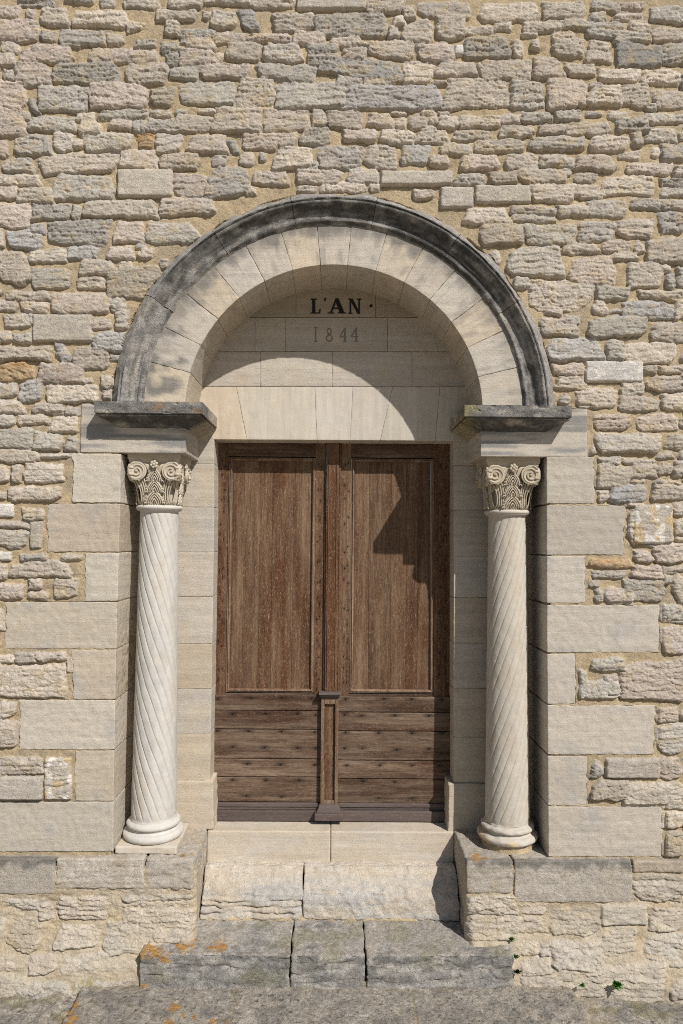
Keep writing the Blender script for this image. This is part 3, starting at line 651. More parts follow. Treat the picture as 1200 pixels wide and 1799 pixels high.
mb = MB(); qblock(mb, [(200, 1371.5), (374.5, 1371.5), (375.5, 1458), (198, 1458)], YT-4, YT+75, gap=0.3, r=1.6, amp=0.5, step=4, col=BUFF*1.03, rough=1.0); part('jamb_base', mb, M_ASH)
mb = MB(); qblock(mb, [(788, 1376.5), (979, 1376.5), (980, 1464), (787, 1464)], YT-4, YT+75, gap=0.3, r=1.6, amp=0.5, step=4, col=BUFF*0.97, rough=1.0); part('jamb_base', mb, M_ASH)
# lintel and tympanum
lt = [338, 415, 553, 620, 690, 773, 852]; lb = [338, 434, 557, 615, 668, 765, 852]
for i in range(6):
    mb = MB(); qblock(mb, [(lt[i], 679.7), (lt[i+1], 679.7), (lb[i+1], 772+.006*(lb[i+1]-377)), (lb[i], 772+.006*(lb[i]-377))], YT-random.uniform(0, .3), YT+62, gap=0.2, r=0.6, amp=0.2, step=4,
                      col=jit([BUFF*1.05, PALE*1.0, PALE*1.02, PALE*1.0, PALE*0.98, PALE*0.95][i], 0.03, 0.01)); 
    part('lintel_stone', mb, M_LIN)
for y0, y1, js in ((618, 679.2, [330, 458, 584, 724, 860]), (558, 617.4, [330, 448, 501, 681, 860]), (470, 557.4, [330, 520, 660, 860])):
    for a, b in zip(js[:-1], js[1:]):
        mb = MB(); c = BUFF*0.72 if y0 == 470 else jit(PALE*0.93 if y0 == 618 else (PALE*0.88), 0.05, 0.01)
        if (y0, a) == (558, 501): c = PALE*0.84
        qblock(mb, (a, y0, b, y1), YT-random.uniform(0, .6), YT+40, gap=0.2, r=0.7, amp=0.25, step=4, col=c, colfn=patchy(BUFF*0.7 if y0 == 470 else BUFF*0.95, 0.1, .9, 30, amt=.7)); part('tympanum_stone', mb, M_ASH)
# arch ring
def ang(px, py):
    x, z = U(px, py, 0); return math.atan2(z-AZ, x-AX)
ja = [math.pi+0.02] + [ang(*p) for p in ((346, 622), (352+2, 606-2), (380, 558), (420, 522), (463, 490), (513, 472), (563, 463.5), (611, 463), (661, 472), (712, 493), (758, 523), (795, 565), (823, 610), (840, 662))] + [-0.02]
ja = [math.pi+0.02] + [ang(*p) for p in ((335, 655), (352, 606), (380, 558), (420, 522), (463, 490), (513, 472), (563, 463.5), (611, 463), (661, 472), (712, 493), (758, 523), (795, 565), (823, 610), (840, 662))] + [-0.02]
ROUT = 338*SCL
def vstain(P, Nn, C, seed):
    t = P[..., 0]/RIN; r_ = P[..., 2]
    nz = f3(P[..., 0]/14, P[..., 1]/20, r_/40, 3, 4)
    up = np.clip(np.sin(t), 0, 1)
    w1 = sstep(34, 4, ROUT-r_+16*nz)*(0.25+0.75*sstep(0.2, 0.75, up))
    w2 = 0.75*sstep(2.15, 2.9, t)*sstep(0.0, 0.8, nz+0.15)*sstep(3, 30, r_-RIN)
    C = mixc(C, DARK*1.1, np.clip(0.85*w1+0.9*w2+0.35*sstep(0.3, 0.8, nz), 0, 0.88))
    w3 = sstep(25, 60, P[..., 1]+14*nz)
    sk = f3(P[..., 0]/2.4, P[..., 1]/12, r_/60, 61, 3)
    C = mixc(C, GREY*0.9, 0.5*sstep(0.25, 0.9, sk)*(0.35+0.65*sstep(RIN, ROUT, r_)))
    C = mixc(C, BUFF*0.8, 0.35*sstep(0.3, 0.9, -sk))
    return mixc(C, BUFF*0.88, 0.6*w3)
for i in range(len(ja)-1):
    t1, t0 = ja[i], ja[i+1]
    def warp(P):
        t = P[..., 0]/RIN; return np.stack([AX+P[..., 2]*np.cos(t), P[..., 1], AZ+P[..., 2]*np.sin(t)], -1)
    mb = MB(); g = 0.22
    rock(mb, t0*RIN+g, t1*RIN-g, -random.uniform(0, 1.0), YT+2, RIN, ROUT, r=1.0, amp=0.4, fr=10, step=3.5, col=jit(PALE*1.02 if i % 3 else BUFF*1.08, 0.04, 0.012),
         colfn=vstain, warp=lambda P: warp(P)[..., :] )
    # mirrored axis: the local frame runs anticlockwise, turn the faces outward
    mb.f = [f[::-1] for f in mb.f]
    part('voussoir', mb, M_ASH)
# hood moulding
hp = [(391, 5), (388, -3), (380, -13), (374, -20), (373, -21), (372.2, -17), (370.5, -17), (369.5, -20.5), (366, -20)]
for k in range(1, 10):
    t = k/9; hp.append((366-22*t, -20+17*math.sin(t*math.pi/2)**0.9+1.0*math.sin(math.pi*t)))
hp += [(343.2, -5.5), (339, -6.5), (337, -6), (336, -2.5), (333.5, -2.0), (332, 2)]
hj = [math.pi+0.035, ang(258, 520), ang(367, 398), ang(509, 343), ang(663, 350), ang(808, 415), ang(915, 530), -0.035]
for i in range(len(hj)-1):
    t1, t0 = hj[i]-0.0012, hj[i+1]+0.0012; n_ = int((t1-t0)*370/3.2)
    th = np.linspace(t1, t0, n_+1); prof = []
    for (a, b), (c, d) in zip(hp[:-1], hp[1:]):
        k_ = max(1, int(math.hypot(c-a, d-b)/3)); prof += [(a+(c-a)*k/k_, b+(d-b)*k/k_) for k in range(k_)]
    prof.append(hp[-1]); prof = np.array(prof)
    RR = prof[:, 0][None, :]*SCL*np.ones((n_+1, 1)); YY_ = prof[:, 1][None, :]*np.ones((n_+1, 1)); TT = th[:, None]*np.ones((1, len(prof)))
    s_ = 40+i; nz = f3(RR*np.cos(TT)/16, YY_/16, RR*np.sin(TT)/16, s_, 4)
    wear = np.where(YY_ < -4, 1, 0.4)
    RR = RR+0.6*nz+np.where(RR > 377*SCL, 3.5*n2(TT*14, 0*TT, 3)+1.2*n2(TT*45, 0*TT, 9), 0); YY_ = YY_+0.5*f3(RR*np.cos(TT)/7, YY_/7, RR*np.sin(TT)/7, s_+5)+random.uniform(-.6, .6)
    V = np.stack([AX+RR*np.cos(TT), YY_, AZ+RR*np.sin(TT)], -1)
    a_, b_ = V.shape[:2]; I = np.arange(a_*b_).reshape(a_, b_)
    q = np.stack([I[:-1, :-1], I[:-1, 1:], I[1:, 1:], I[1:, :-1]], -1).reshape(-1, 4)
    q = q[:, ::-1]
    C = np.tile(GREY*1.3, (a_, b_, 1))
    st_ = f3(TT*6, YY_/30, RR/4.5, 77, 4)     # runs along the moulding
    up = sstep(0.35, 0.85, np.sin(TT))*0.66+0.30*sstep(1.5, 1.1, TT)+0.02  # black crust with shade painted in: crown and right dark, lower left paler
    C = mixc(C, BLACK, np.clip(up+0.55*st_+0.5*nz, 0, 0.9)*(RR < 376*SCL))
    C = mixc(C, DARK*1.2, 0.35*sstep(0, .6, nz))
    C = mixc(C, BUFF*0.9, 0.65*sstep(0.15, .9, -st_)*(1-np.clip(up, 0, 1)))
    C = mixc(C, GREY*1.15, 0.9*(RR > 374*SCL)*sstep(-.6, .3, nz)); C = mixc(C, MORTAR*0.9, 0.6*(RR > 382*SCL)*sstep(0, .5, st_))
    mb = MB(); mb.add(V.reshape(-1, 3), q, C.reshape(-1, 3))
    for e, row in ((0, V[0]), (1, V[-1])):       # end faces of the segment
        k_ = len(row); bk = row.copy(); bk[:, 1] = 8
        f = [(j, j+1, k_+j+1, k_+j) for j in range(k_-1)]
        mb.add(np.r_[row, bk], f if e == 0 else [x[::-1] for x in f], DARK)
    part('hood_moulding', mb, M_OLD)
# mortar bed seen in the joints
mb = MB()
th = np.linspace(math.pi+.05, -.05, 90)
V = []; 
for t in th:
    for r_ in (RIN+1.5, 384*SCL): V.append((AX+r_*math.cos(t), 2.2, AZ+r_*math.sin(t)))
for t in th: V.append((AX+(RIN+1.6)*math.cos(t), YT, AZ+(RIN+1.6)*math.sin(t)))
f = [(2*i, 2*i+1, 2*i+3, 2*i+2) for i in range(89)]+[(2*i, 2*i+2, 180+i+1, 180+i) for i in range(89)]
mb.add(V, f, MORTAR*0.8)
x_a, z_b = U(330, 1465, YT+3); x_b, z_t = U(850, 470, YT+3)
mb.add([(x_a, YT+2.2, float(U(588, 771, YT)[1])), (x_b, YT+2.2, float(U(588, 771, YT)[1])), (x_b, YT+2.2, z_t), (x_a, YT+2.2, z_t)], [(0, 1, 2, 3)], MORTAR*0.7)
for xa, xb in ((float(U(150, 1000, 2)[0]), float(U(198, 1400, 2)[0])-1), (float(U(966, 1000, 2)[0]), float(U(1010, 1000, 2)[0]))):
    mb.add([(xa, 2.0, ZLED), (xb, 2.0, ZLED), (xb, 2.0, ZFR), (xa, 2.0, ZFR)], [(0, 1, 2, 3)], MORTAR*0.8)
for px, sg in ((199.5, -1), (963.5, 1)):
    xx = float(U(px, 1490, 0)[0])+sg*3.0
    mb.add([(xx, 2, ZLED), (xx, YT, ZLED), (xx, YT, ZFR), (xx, 2, ZFR)], [(0, 1, 2, 3)], MORTAR*0.8)
for pa, pb in ((190, 364), (800, 985)):
    a_ = float(U(pa, 1400, YT)[0]); b_ = float(U(pb, 1400, YT)[0])
    mb.add([(a_, YT+1.8, ZLED), (b_, YT+1.8, ZLED), (b_, YT+1.8, ZFR+40), (a_, YT+1.8, ZFR+40)], [(0, 1, 2, 3)], MORTAR*0.8)
part('joint_mortar', mb, M_RUB, smooth=False)
# inscription, cut and painted on the tympanum
def letters(specs, mat, name, depth):
    for polys, (x0, y0, x1, y1) in specs:
        mb = MB()
        for k, p in enumerate(polys):
            Y = YT-depth-0.02*(k % 9); n_ = len(p); pts = []
            for (a, b) in p:
                x, z = U(x0+(x1-x0)*a, y1-(y1-y0)*b, YT); pts.append((float(x), Y, float(z)))
            back = [(x, YT+1, z) for x, _, z in pts]
            mb.add(pts+back, [tuple(range(n_))]+[(i, (i+1) % n_, n_+(i+1) % n_, n_+i) for i in range(n_)], (0.03, 0.03, 0.03))
        mb.build(name, mat, portal)
def bar(x0, x1, y0, y1): return [(x0, y0), (x1, y0), (x1, y1), (x0, y1)]
def arcp(cx, cy, rx, ry, a0, a1, w0, n=14):
    o = [(cx+rx*math.cos(R(a0+(a1-a0)*i/n)), cy+ry*math.sin(R(a0+(a1-a0)*i/n))) for i in range(n+1)]
    return [[o[i], o[i+1], (cx+(o[i+1][0]-cx)*(1-w0/rx), cy+(o[i+1][1]-cy)*(1-w0*0.7/ry)), (cx+(o[i][0]-cx)*(1-w0/rx), cy+(o[i][1]-cy)*(1-w0*0.7/ry))] for i in range(n)]
Lp = [bar(.14, .46, .05, .95), bar(0, .62, .93, 1), bar(0, .95, 0, .07), [(.80, .07), (.95, .07), (.99, .32), (.90, .32)]]
Ap = [[(.44, 1), (.60, 1), (.92, .06), (.66, .06), (.46, .74)], [(.44, 1), (.52, .93), (.24, .06), (.14, .06)], bar(.26, .70, .30, .38), bar(0, .36, 0, .07), bar(.56, 1, 0, .07)]
Np = [bar(.10, .22, .05, .95), bar(.78, .90, .05, .95), [(.08, 1), (.34, 1), (.92, .0), (.72, .0)], bar(0, .3, .93, 1), bar(0, .32, 0, .07), bar(.66, 1, .93, 1)]
ap = [[(.3, 1), (.9, .9), (.5, 0), (.2, .3)]]
dt = [[(.5, 0), (.9, .3), (.9, .7), (.5, 1), (.1, .7), (.0, .3)]]
letters([(Lp, (546, 525, 563.5, 551)), (ap, (568.5, 523.5, 574, 530.5)), (Ap, (575.5, 524.5, 607.5, 551)), (Np, (612, 525, 634.5, 551.5)), (dt, (649, 534.5, 655, 540.5))], M_PAINT, 'inscription_letter', 1.3)
onep = [bar(.36, .62, .04, .96), bar(.1, .9, 0, .05), bar(.1, .9, .95, 1)]
eight = arcp(.5, .75, .30, .24, 0, 360, .13)+arcp(.5, .27, .40, .27, 0, 360, .13)
fourp = [bar(.60, .84, .04, .97), [(.84, 1), (.62, .97), (.0, .40), (.1, .36)], bar(0, 1, .34, .40), bar(.45, 1, 0, .05)]
letters([(onep, (550.5, 575, 559, 601)), (eight, (571, 576, 586, 601)), (fourp, (596.5, 576, 609.5, 601)), (fourp, (616.5, 576, 629.5, 600.5))], M_CUT, 'inscription_letter', 0.9)

# ------------------------------------------------------------------ columns
def ball(mb, c, rx, ry, rz, col, n=10, m_=7):
    V = []; 
    for i in range(m_+1):
        p = math.pi*i/m_
        for k in range(n): t = 2*math.pi*k/n; V.append((c[0]+rx*math.sin(p)*math.cos(t), c[1]+ry*math.sin(p)*math.sin(t), c[2]+rz*math.cos(p)))
    mb.add(V, [(i*n+k, (i+1)*n+k, (i+1)*n+(k+1) % n, i*n+(k+1) % n) for i in range(m_) for k in range(n)], col)
def xform(src, dst, ang_, c, s=1.0):
    ca, sa = math.cos(ang_), math.sin(ang_)
    V = np.concatenate(src.v); x = V[:, 0]*ca-V[:, 1]*sa; y = V[:, 0]*sa+V[:, 1]*ca
    dst.add(np.c_[c[0]+x*s, c[1]+y*s, c[2]+V[:, 2]*s], src.f, np.concatenate(src.c))
def column(cx, cy, zb, ztor, zneck, zabt, r0, r1, twist, col, label, plinth_fn, eroded):
    root = empty('twisted_column', (cx, cy, zb), label, 'column', 'twisted columns beside the door')
    # shaft
    NT, NZ = 300, 460; N_ = 16
    th = np.linspace(0, 2*math.pi, NT, endpoint=False); z = np.linspace(ztor, zneck, NZ)
    T, Z = np.meshgrid(th, z); L_ = zneck-ztor; s = (Z-ztor)/L_
    RR = r0+(r1-r0)*s
    ph = (T - twist*(1-s)*L_/r0*0.40 + 0.035*f3(np.cos(T), np.sin(T), Z/70, 15))*N_/2
    # the groove is a narrow cut between broad convex reeds
    g = 1-np.abs(np.sin(ph))
    fade = sstep(0, 9, Z-ztor)*sstep(0, 10, zneck-4-Z)
    amp = (1.55 if not eroded else 1.15)*(0.75+0.45*f3(np.cos(T)*1.2, np.sin(T)*1.2, Z/160, 5))
    RR = RR+fade*(0.9*np.sqrt(np.abs(np.sin(ph)))-amp*g**9)+0.25*f3(np.cos(T)*4, np.sin(T)*4, Z/14, 8)
    V = np.stack([cx+RR*np.cos(T), cy+RR*np.sin(T), Z], -1)
    I = np.arange(NT*NZ).reshape(NZ, NT); J = np.roll(I, -1, 1)
    q = np.stack([I[:-1], J[:-1], J[1:], I[1:]], -1).reshape(-1, 4)
    C = np.tile(col, (NZ, NT, 1)); nz = f3(np.cos(T)*2, np.sin(T)*2, Z/60, 3, 4)
    C = mixc(C, GREY*1.1, 0.4*fade*g**5)
    C = mixc(C, GREY*1.35 if not eroded else BUFF*0.85, (0.45 if not eroded else 0.6)*sstep(-0.1, 0.9, nz)); C = mixc(C, BUFF*0.95, 0.4*sstep(0.1, .9, -nz))
    mb = MB(); mb.add(V.reshape(-1, 3), q, C.reshape(-1, 3)); mb.build('shaft', M_FIN, root, True)
    # neck ring
    mb = MB(); k = [(r1-0.5, zneck-11), (r1+0.6, zneck-8), (r1+3, zneck-6), (r1+6.5, zneck-5)]+[(r1+4.2+4.2*math.cos(a), zneck-0.5+4.2*math.sin(a)) for a in np.linspace(-1.2, 1.5, 9)]+[(r1-2, zneck+4)]
    lathe(mb, cx, cy, k, col=col*1.02, amp=0.25); mb.build('neck_ring', M_FIN, root, True)
    # base: two tori and a scotia
    h = ztor-zb; b_ = []
    zp = zb+(h*0.26); R0 = 53.5
    b_ = [(R0-7, zp)]+[(R0-8.5+8.5*math.cos(a), zp+h*0.165+h*0.16*math.sin(a)) for a in np.linspace(-1.4, 1.4, 12)]
    b_ += [(R0-10.5, zp+h*0.35), (R0-11.5, zp+h*0.40), (R0-9.6, zp+h*0.43)]
    b_ += [(R0-12.5+6.5*math.cos(a), zp+h*0.545+h*0.115*math.sin(a)) for a in np.linspace(-1.3, 1.4, 10)]+[(R0-13.8, zp+h*0.68), (r0+1.5, zp+h*0.71), (r0-1, zp+h*0.76)]
    mb = MB(); lathe(mb, cx, cy, b_, col=col*(0.98 if not eroded else 0.95), amp=0.35 if not eroded else 1.5, seed=9, colfn=(patchy(MORTAR*1.05, 0, .7, 16) if eroded else None)); mb.build('base', M_FIN, root, True)
    mb = MB(); plinth_fn(mb, cx, cy, zb, zp); mb.build('plinth_block', M_FIN if not eroded else M_RUB, root, True)
    # capital
    CW = np.array([0.52, 0.46, 0.37]) if not eroded else np.array([0.47, 0.41, 0.32])
    S = (zabt-zneck-3)/88.0; cap = empty_part('capital', root, (cx, cy, zneck))
    zc = zneck+3; DIP = CW*0.92
    mb = MB(); bell = [(33, 0), (32.5, 4), (32.5, 30), (33.5, 45), (36, 56), (39, 64), (40, 72)]
    lathe(mb, cx, cy, [(a*S, zc+b*S) for a, b in bell], seg=64, col=DIP, amp=0.3); mb.build('bell', M_FIN, cap, True)
    leaf = MB()
    for kx in range(3):
        z0 = 2+19*kx; yy = -34.5-1.3*kx; w_ = 14-1.2*kx
        for sg in (-1, 1):
            def A(u0, p0, hh, ww, rr, dz=0):
                pts = []
                for t in np.linspace(0, 1, 9):
                    x = sg*ww*(1-t**2.2); pts.append((x, yy-p0-2.0*math.sin(t*math.pi*0.75), z0+dz+hh*t))
                tube(leaf, pts, np.linspace(rr*0.6, rr*0.85, 9), 6, CW)
            A(0, 1.0, 23, w_, 2.0); A(0, 1.4, 19, w_*0.76, 1.2); A(0, 2.0, 14.5, w_*0.52, 1.2); A(0, 2.4, 9, w_*0.28, 1.1)
            for t in np.linspace(0.15, 0.8, 4):        # leaflets
                x = sg*w_*(1-t**2.2); zz = z0+23*t
                tube(leaf, [(x, yy-1.2, zz), (x+sg*3.2, yy-2.3, zz-1.5), (x+sg*4.6, yy-1.0, zz-4.5)], [1.2, 1.3, 0.6], 5, CW)
        tube(leaf, [(0, yy-1, z0), (0, yy-3, z0+10)], [1.4, .8], 5, CW)
    for sg in (-1, 1):
        for q0, x0, rr in ((0, 16.5, 1.6), (3.2, 19.5, 1.5), (6.6, 23, 1.5), (10, 26.5, 1.3)):
            pts = [(sg*x0, -math.sqrt(max(34.5**2-x0**2, 20**2))-1.0, 1)]
            for t in np.linspace(0.15, 1, 9):
                x = x0-1+q0*0.25*t+9*t**3; pts.append((sg*x*(1-0.10*math.sin(t*3.1)), -max(34.6*math.cos(min(1.2, x0/40*(1-t*.6))), 24)-1.0-3.5*t**2, 1+(56-q0)*t))
            tube(leaf, pts, rr*0.85, 5, CW)
        ball(leaf, (sg*24, -30, 39), 5.2, 5.5, 7.5, CW)
        ball(leaf, (sg*24.5, -31.5, 33.5), 3.6, 4.6, 3.6, CW)
        for t in np.linspace(0, 1, 4):      # fronds rising under the abacus
            tube(leaf, [(sg*(6+3*t), -37, 50), (sg*(7+4*t), -40, 60+1.5*t), (sg*(10+6*t), -40.5, 68+2.5*t), (sg*(16+8*t), -39, 74)], 1.25, 5, CW)
    lf = MB()
    for a in range(4): xform(leaf, lf, a*math.pi/2, (cx, cy, zc), S)
    lf.build('acanthus_leaf', M_FIN, cap, True)
    for a in range(4):
        for sg in (-1, 1):
            v_ = MB(); c0 = np.array([sg*29.5, -42.0, 58.5]); n_ = 46; RV = 16.5
            # drum of the scroll
            dr = []
            for k in range(28):
                t = 2*math.pi*k/28; dr.append((math.cos(t), math.sin(t)))
            for yy, rr in ((6.5, RV-2.5), (0, RV-0.4), (-1.6, RV-1.2), (-1.0, RV-3.0)): pass
            rings = [(11.0, RV-5), (2.0, RV-0.6), (-1.8, RV), (-2.6, RV-1.2), (-1.6, RV-2.6), (-1.0, 0.1)]
            V = [(c0[0]+rr*x, c0[1]+yy, c0[2]+rr*y) for yy, rr in rings for x, y in dr]
            v_.add(V, [(i*28+k, i*28+(k+1) % 28, (i+1)*28+(k+1) % 28, (i+1)*28+k) for i in range(len(rings)-1) for k in range(28)], CW)
            pts = []
            for k in range(n_):
                t = k/(n_-1); an = math.pi*0.5+sg*(-1)*(0.2+t*4.6*math.pi); rr = (RV-2.2)*(1-t)**0.85+1.6
                pts.append((c0[0]+rr*math.cos(an), c0[1]-1.6-1.4*t, c0[2]+rr*math.sin(an)))
            tube(v_, pts, np.linspace(1.55, 0.9, n_), 6, CW)
            ball(v_, (c0[0], c0[1]-2.6, c0[2]), 2.3, 1.6, 2.3, CW)
            for k in range(5):                          # crinkled outer rim
                an = math.pi*(0.5+sg*(-0.15-0.23*k)); 
                ball(v_, (c0[0]+(RV-0.5)*math.cos(an), c0[1]+2.5, c0[2]+(RV-0.5)*math.sin(an)), 2.6, 5, 3.0, CW, 8, 5)
            d_ = MB(); xform(v_, d_, a*math.pi/2, (cx, cy, zc), S); d_.build('volute', M_FIN, cap, True)
    # abacus with hollowed sides
    mb = MB(); out = []
    for a in range(4):
        for t in np.linspace(-1, 1, 17)[:-1]:
            x = 45.5*t; y = -(41.5+4.5*abs(t)**3) if abs(t) < 0.97 else -44.5
            an = a*math.pi/2; out.append((x*math.cos(an)-y*math.sin(an), x*math.sin(an)+y*math.cos(an)))
    out = np.array(out); n0 = len(out); lv = [(0.90, 71), (0.95, 74), (0.955, 77), (1.0, 79.5), (1.0, 88)]
    V = [(cx+S*x*k, cy+S*y*k, zc+S*z_+(0.8*n2(x/9, y/9, 3) if z_ < 88 else 0)) for k, z_ in lv for x, y in out]
    f = [(i*n0+k, i*n0+(k+1) % n0, (i+1)*n0+(k+1) % n0, (i+1)*n0+k) for i in range(len(lv)-1) for k in range(n0)]+[tuple(range(n0))[::-1], tuple(range((len(lv)-1)*n0, len(lv)*n0))]
    mb.add(V, f, CW*0.98); mb.build('abacus', M_FIN, cap, False)
    for a in range(4):
        ro = MB()
        for k in range(6): t = k*math.pi/3+.3; ball(ro, (4.7*math.cos(t), -45.5, 70+4.7*math.sin(t)), 2.8, 2.2, 2.8, CW, 8, 6)
        ball(ro, (0, -46.5, 70), 2.6, 2.6, 2.6, CW, 8, 6); ball(ro, (0, -41, 70), 5, 5, 5, CW, 8, 6)
        d_ = MB(); xform(ro, d_, a*math.pi/2, (cx, cy, zc), S); d_.build('rosette', M_FIN, cap, True)
    return root
CYC = 58.0
def pl_left(mb, cx, cy, zb, zp):
    rock(mb, cx-53, cx+53, cy-53, cy+53, zb, zp+0.5, r=2.2, amp=0.7, step=3, col=PALE, colfn=patchy(BUFF, 0, .8, 20))
def pl_right(mb, cx, cy, zb, zp):
    lathe(mb, cx, cy, [(47, zb-1), (46.5, zb+4), (45, zp-1), (46, zp+1)], seg=90, col=MORTAR*1.05, amp=2.6, seed=13)
def wz(px, py, Y=CYC): return float(U(px, py, Y)[1])
cxl = float(np.mean([U(279.5, 905, CYC)[0], U(271, 1435, CYC)[0]])); cxr = float(np.mean([U(891.5, 910, CYC)[0], U(890.5, 1440, CYC)[0]]))
column(cxl, CYC, ZLED+0.3, wz(270, 1443, CYC-30), wz(280, 891, CYC-30), ZFR, 37.6*1.035, 32.2*1.035, 1.0, np.array([0.57, 0.55, 0.51]), 'crisp white column with fine spiral grooves on the left of the door, on a clean square base', pl_left, False)
column(cxr, CYC, ZLED+0.3, wz(890, 1450, CYC-30), wz(891, 899, CYC-30), ZFR, 37.4*1.035, 32.2*1.035, -1.0, np.array([0.53, 0.49, 0.425]), 'worn tan column right of the door, its faint spiral fading out, on a crumbled round base with lichen', pl_right, True)
# ------------------------------------------------------------------ the oak double door
door = empty('double_door', (0, YD, ZTHR), 'tall weathered brown oak double door with long upper panels and studded level boards below', 'door')
def DX(px, Y=YD, py=1000): return float(U(px, py, Y)[0])
def DZ(py, Y=YD, px=588): return float(U(px, py, Y)[1])
def wcol(): return np.array([random.uniform(0.42, 0.58), random.random(), random.random()])
NAILS = []
def nstain(P, Nn, C, seed):
    for (nx, nz_, hh) in NAILS:
        d = np.hypot((P[..., 0]-nx)/hh[0], (P[..., 2]-nz_)/hh[1])
        C = C.copy(); C[..., 0] = C[..., 0]*(1-0.85*np.exp(-d*d*1.2))
    low = sstep(DZ(1432), DZ(1395), P[..., 2]); C = C.copy(); C[..., 0] *= 0.8+0.2*low
    return C
def wb(mb, x0, x1, y0, y1, z0, z1, r=0.8, amp=0.15, step=5, col=None, **k):
    rock(mb, x0, x1, y0, y1, z0, z1, r=r, amp=amp, fr=7, step=step, col=wcol() if col is None else col, **k)
ZT_ = DZ(766); ZPT = DZ(811); ZPB = DZ(1211); ZK = DZ(1221); ZB = DZ(1408); ZBB = DZ(1439.5)
LX = dict(l=DX(366), s1=DX(399), p0=DX(406), p1=DX(547), s2=DX(553), r=DX(571.5))
RX = dict(l=DX(594), s1=DX(615.5), p0=DX(622), p1=DX(756), s2=DX(762.5), r=DX(803))
kn = {'l': [(215, 335), (360, 335), (130, 410), (287, 410), (435, 410), (520, 415), (58, 490), (205, 492), (360, 492), (515, 495), (130, 565), (280, 568), (435, 570), (520, 572), (200, 645), (355, 648), (515, 650), (130, 720), (285, 722), (440, 722), (195, 795), (360, 800), (60, 340), (500, 338)],
      'r': [(660, 340), (840, 342), (970, 342), (655, 415), (735, 418), (890, 418), (1050, 420), (660, 497), (815, 500), (972, 500), (655, 572), (738, 573), (900, 578), (1050, 575), (665, 652), (820, 652), (972, 652), (740, 725), (890, 730), (815, 805), (972, 805), (1110, 345), (1110, 500), (1100, 655)]}
boards = {'l': [406, 427, 455, 477, 514, 547], 'r': [622, 648, 687, 714, 734, 756]}
for sd, X, lab in (('l', LX, None), ('r', RX, None)):
    leafE = empty_part('door_leaf', door, ((X['l']+X['r'])/2, YD, ZTHR))
    NAILS.clear()
    for xx in ((X['l']+(X['s1']-X['l'])*(0.62 if sd == 'l' else 0.5)), X['l']+(X['s1']-X['l'])*0.8, (X['s2']+X['r'])/2, X['s2']+(X['r']-X['s2'])*0.25):
        k_ = 0; zz = ZPT-random.uniform(0, 12)
        while zz > ZK+6:
            NAILS.append((xx+random.uniform(-1, 1), zz, (1.6, random.uniform(2, 9)))); zz -= random.uniform(18, 60)
    stile_n = list(NAILS)
    mb = MB()
    wb(mb, X['l'], X['s1'], YD, YD+24, ZBB, ZT_, step=2.4, colfn=nstain, skip='bt'); wb(mb, X['s2'], X['r']-.3, YD, YD+24, ZBB, ZT_, step=2.4, colfn=nstain, skip='bt')
    mb.build('stile', W_V, leafE, True)
    mb = MB(); wb(mb, X['s1']-.5, X['s2']+.5, YD+0.3, YD+24, ZPT+9, ZT_, skip='bt'); wb(mb, X['s1']-.5, X['s2']+.5, YD+0.3, YD+24, ZK-6, ZPB-9)
    mb.build('rail', W_H, leafE, True)
    bl = boards[sd]
    for a, b in zip(bl[:-1], bl[1:]):
        mb = MB(); wb(mb, DX(a)+0.1, DX(b)-0.1, YD+4.2+random.uniform(0, .3), YD+20, ZPB-3, ZPT+3, r=0.5, step=8, skip='btd'); mb.build('panel_board', W_V, leafE, True)
    # bolection moulding round the panel
    def frame(o, mbm, pts):
        prof = [(0.0, 4.4), (0.4, 1.0), (1.6, -1.6), (3.2, -2.2), (4.4, -0.6), (5.0, 0.6), (6.4, 0.2), (7.0, 1.0)]
        x0, x1, z0, z1 = pts; n_ = len(prof); V = []
        for cx_, cz_, sx, sz in ((x0, z0, -1, -1), (x1, z0, 1, -1), (x1, z1, 1, 1), (x0, z1, -1, 1)):
            V += [(cx_+sx*o_, YD+y_, cz_+sz*o_) for o_, y_ in prof]
        return V, [(a*n_+k, ((a+1) % 4)*n_+k, ((a+1) % 4)*n_+k+1, a*n_+k+1) for a in range(4) for k in range(n_-1)]
    V, F = frame(0, None, (X['p0'], X['p1'], ZPB, ZPT)); mb = MB(); mb.add(V, F, (0.55, .3, .7)); mb.build('panel_moulding', W_M, leafE, False)
    # level boards
    NAILS.clear()
    for (a, b) in kn[sd]:
        px_, py_ = 360+a/2.667, 1100+b/2.667; x_, z_ = U(px_, py_, YD-5); NAILS.append((float(x_), float(z_), (random.uniform(7, 13), random.uniform(2.6, 4.2))))
    ky = [1220.5, 1248, 1281, 1332.5, 1364.5, 1408.5] if sd == 'l' else [1222.5, 1250, 1283, 1334.5, 1366.5, 1409.5]
    xa, xb = (DX(366), DX(569)) if sd == 'l' else (DX(596), DX(803))
    for a, b in zip(ky[:-1], ky[1:]):
        mb = MB(); wb(mb, xa, xb, YD-4-random.uniform(0, 1.2), YD+6, DZ(b)+0.7, DZ(a)-0.7, r=1.0, amp=0.35, step=2.2, colfn=nstain); mb.build('level_board', W_H, leafE, True)
    mb = MB(); wb(mb, xa, xb, YD-8, YD+6, DZ(1416), DZ(1409), r=1.5); wb(mb, xa, xb, YD-6, YD+6, DZ(1421), DZ(1416.2), r=1); wb(mb, xa, xb, YD-12, YD+6, ZBB, DZ(1421.2), r=2, amp=.4, step=4)
    mb.build('bottom_rail', W_G, leafE, True)
    nm = MB()
    for (nx, nz_, hh) in list(NAILS): ball(nm, (nx, YD-5.2, nz_), 1.5, 0.9, 1.5, (0.03, 0.03, 0.03), 8, 5)
    for (nx, nz_, hh) in stile_n: ball(nm, (nx, YD-0.1, nz_), 1.1, 0.7, 1.5, (0.03, 0.03, 0.03), 8, 5)
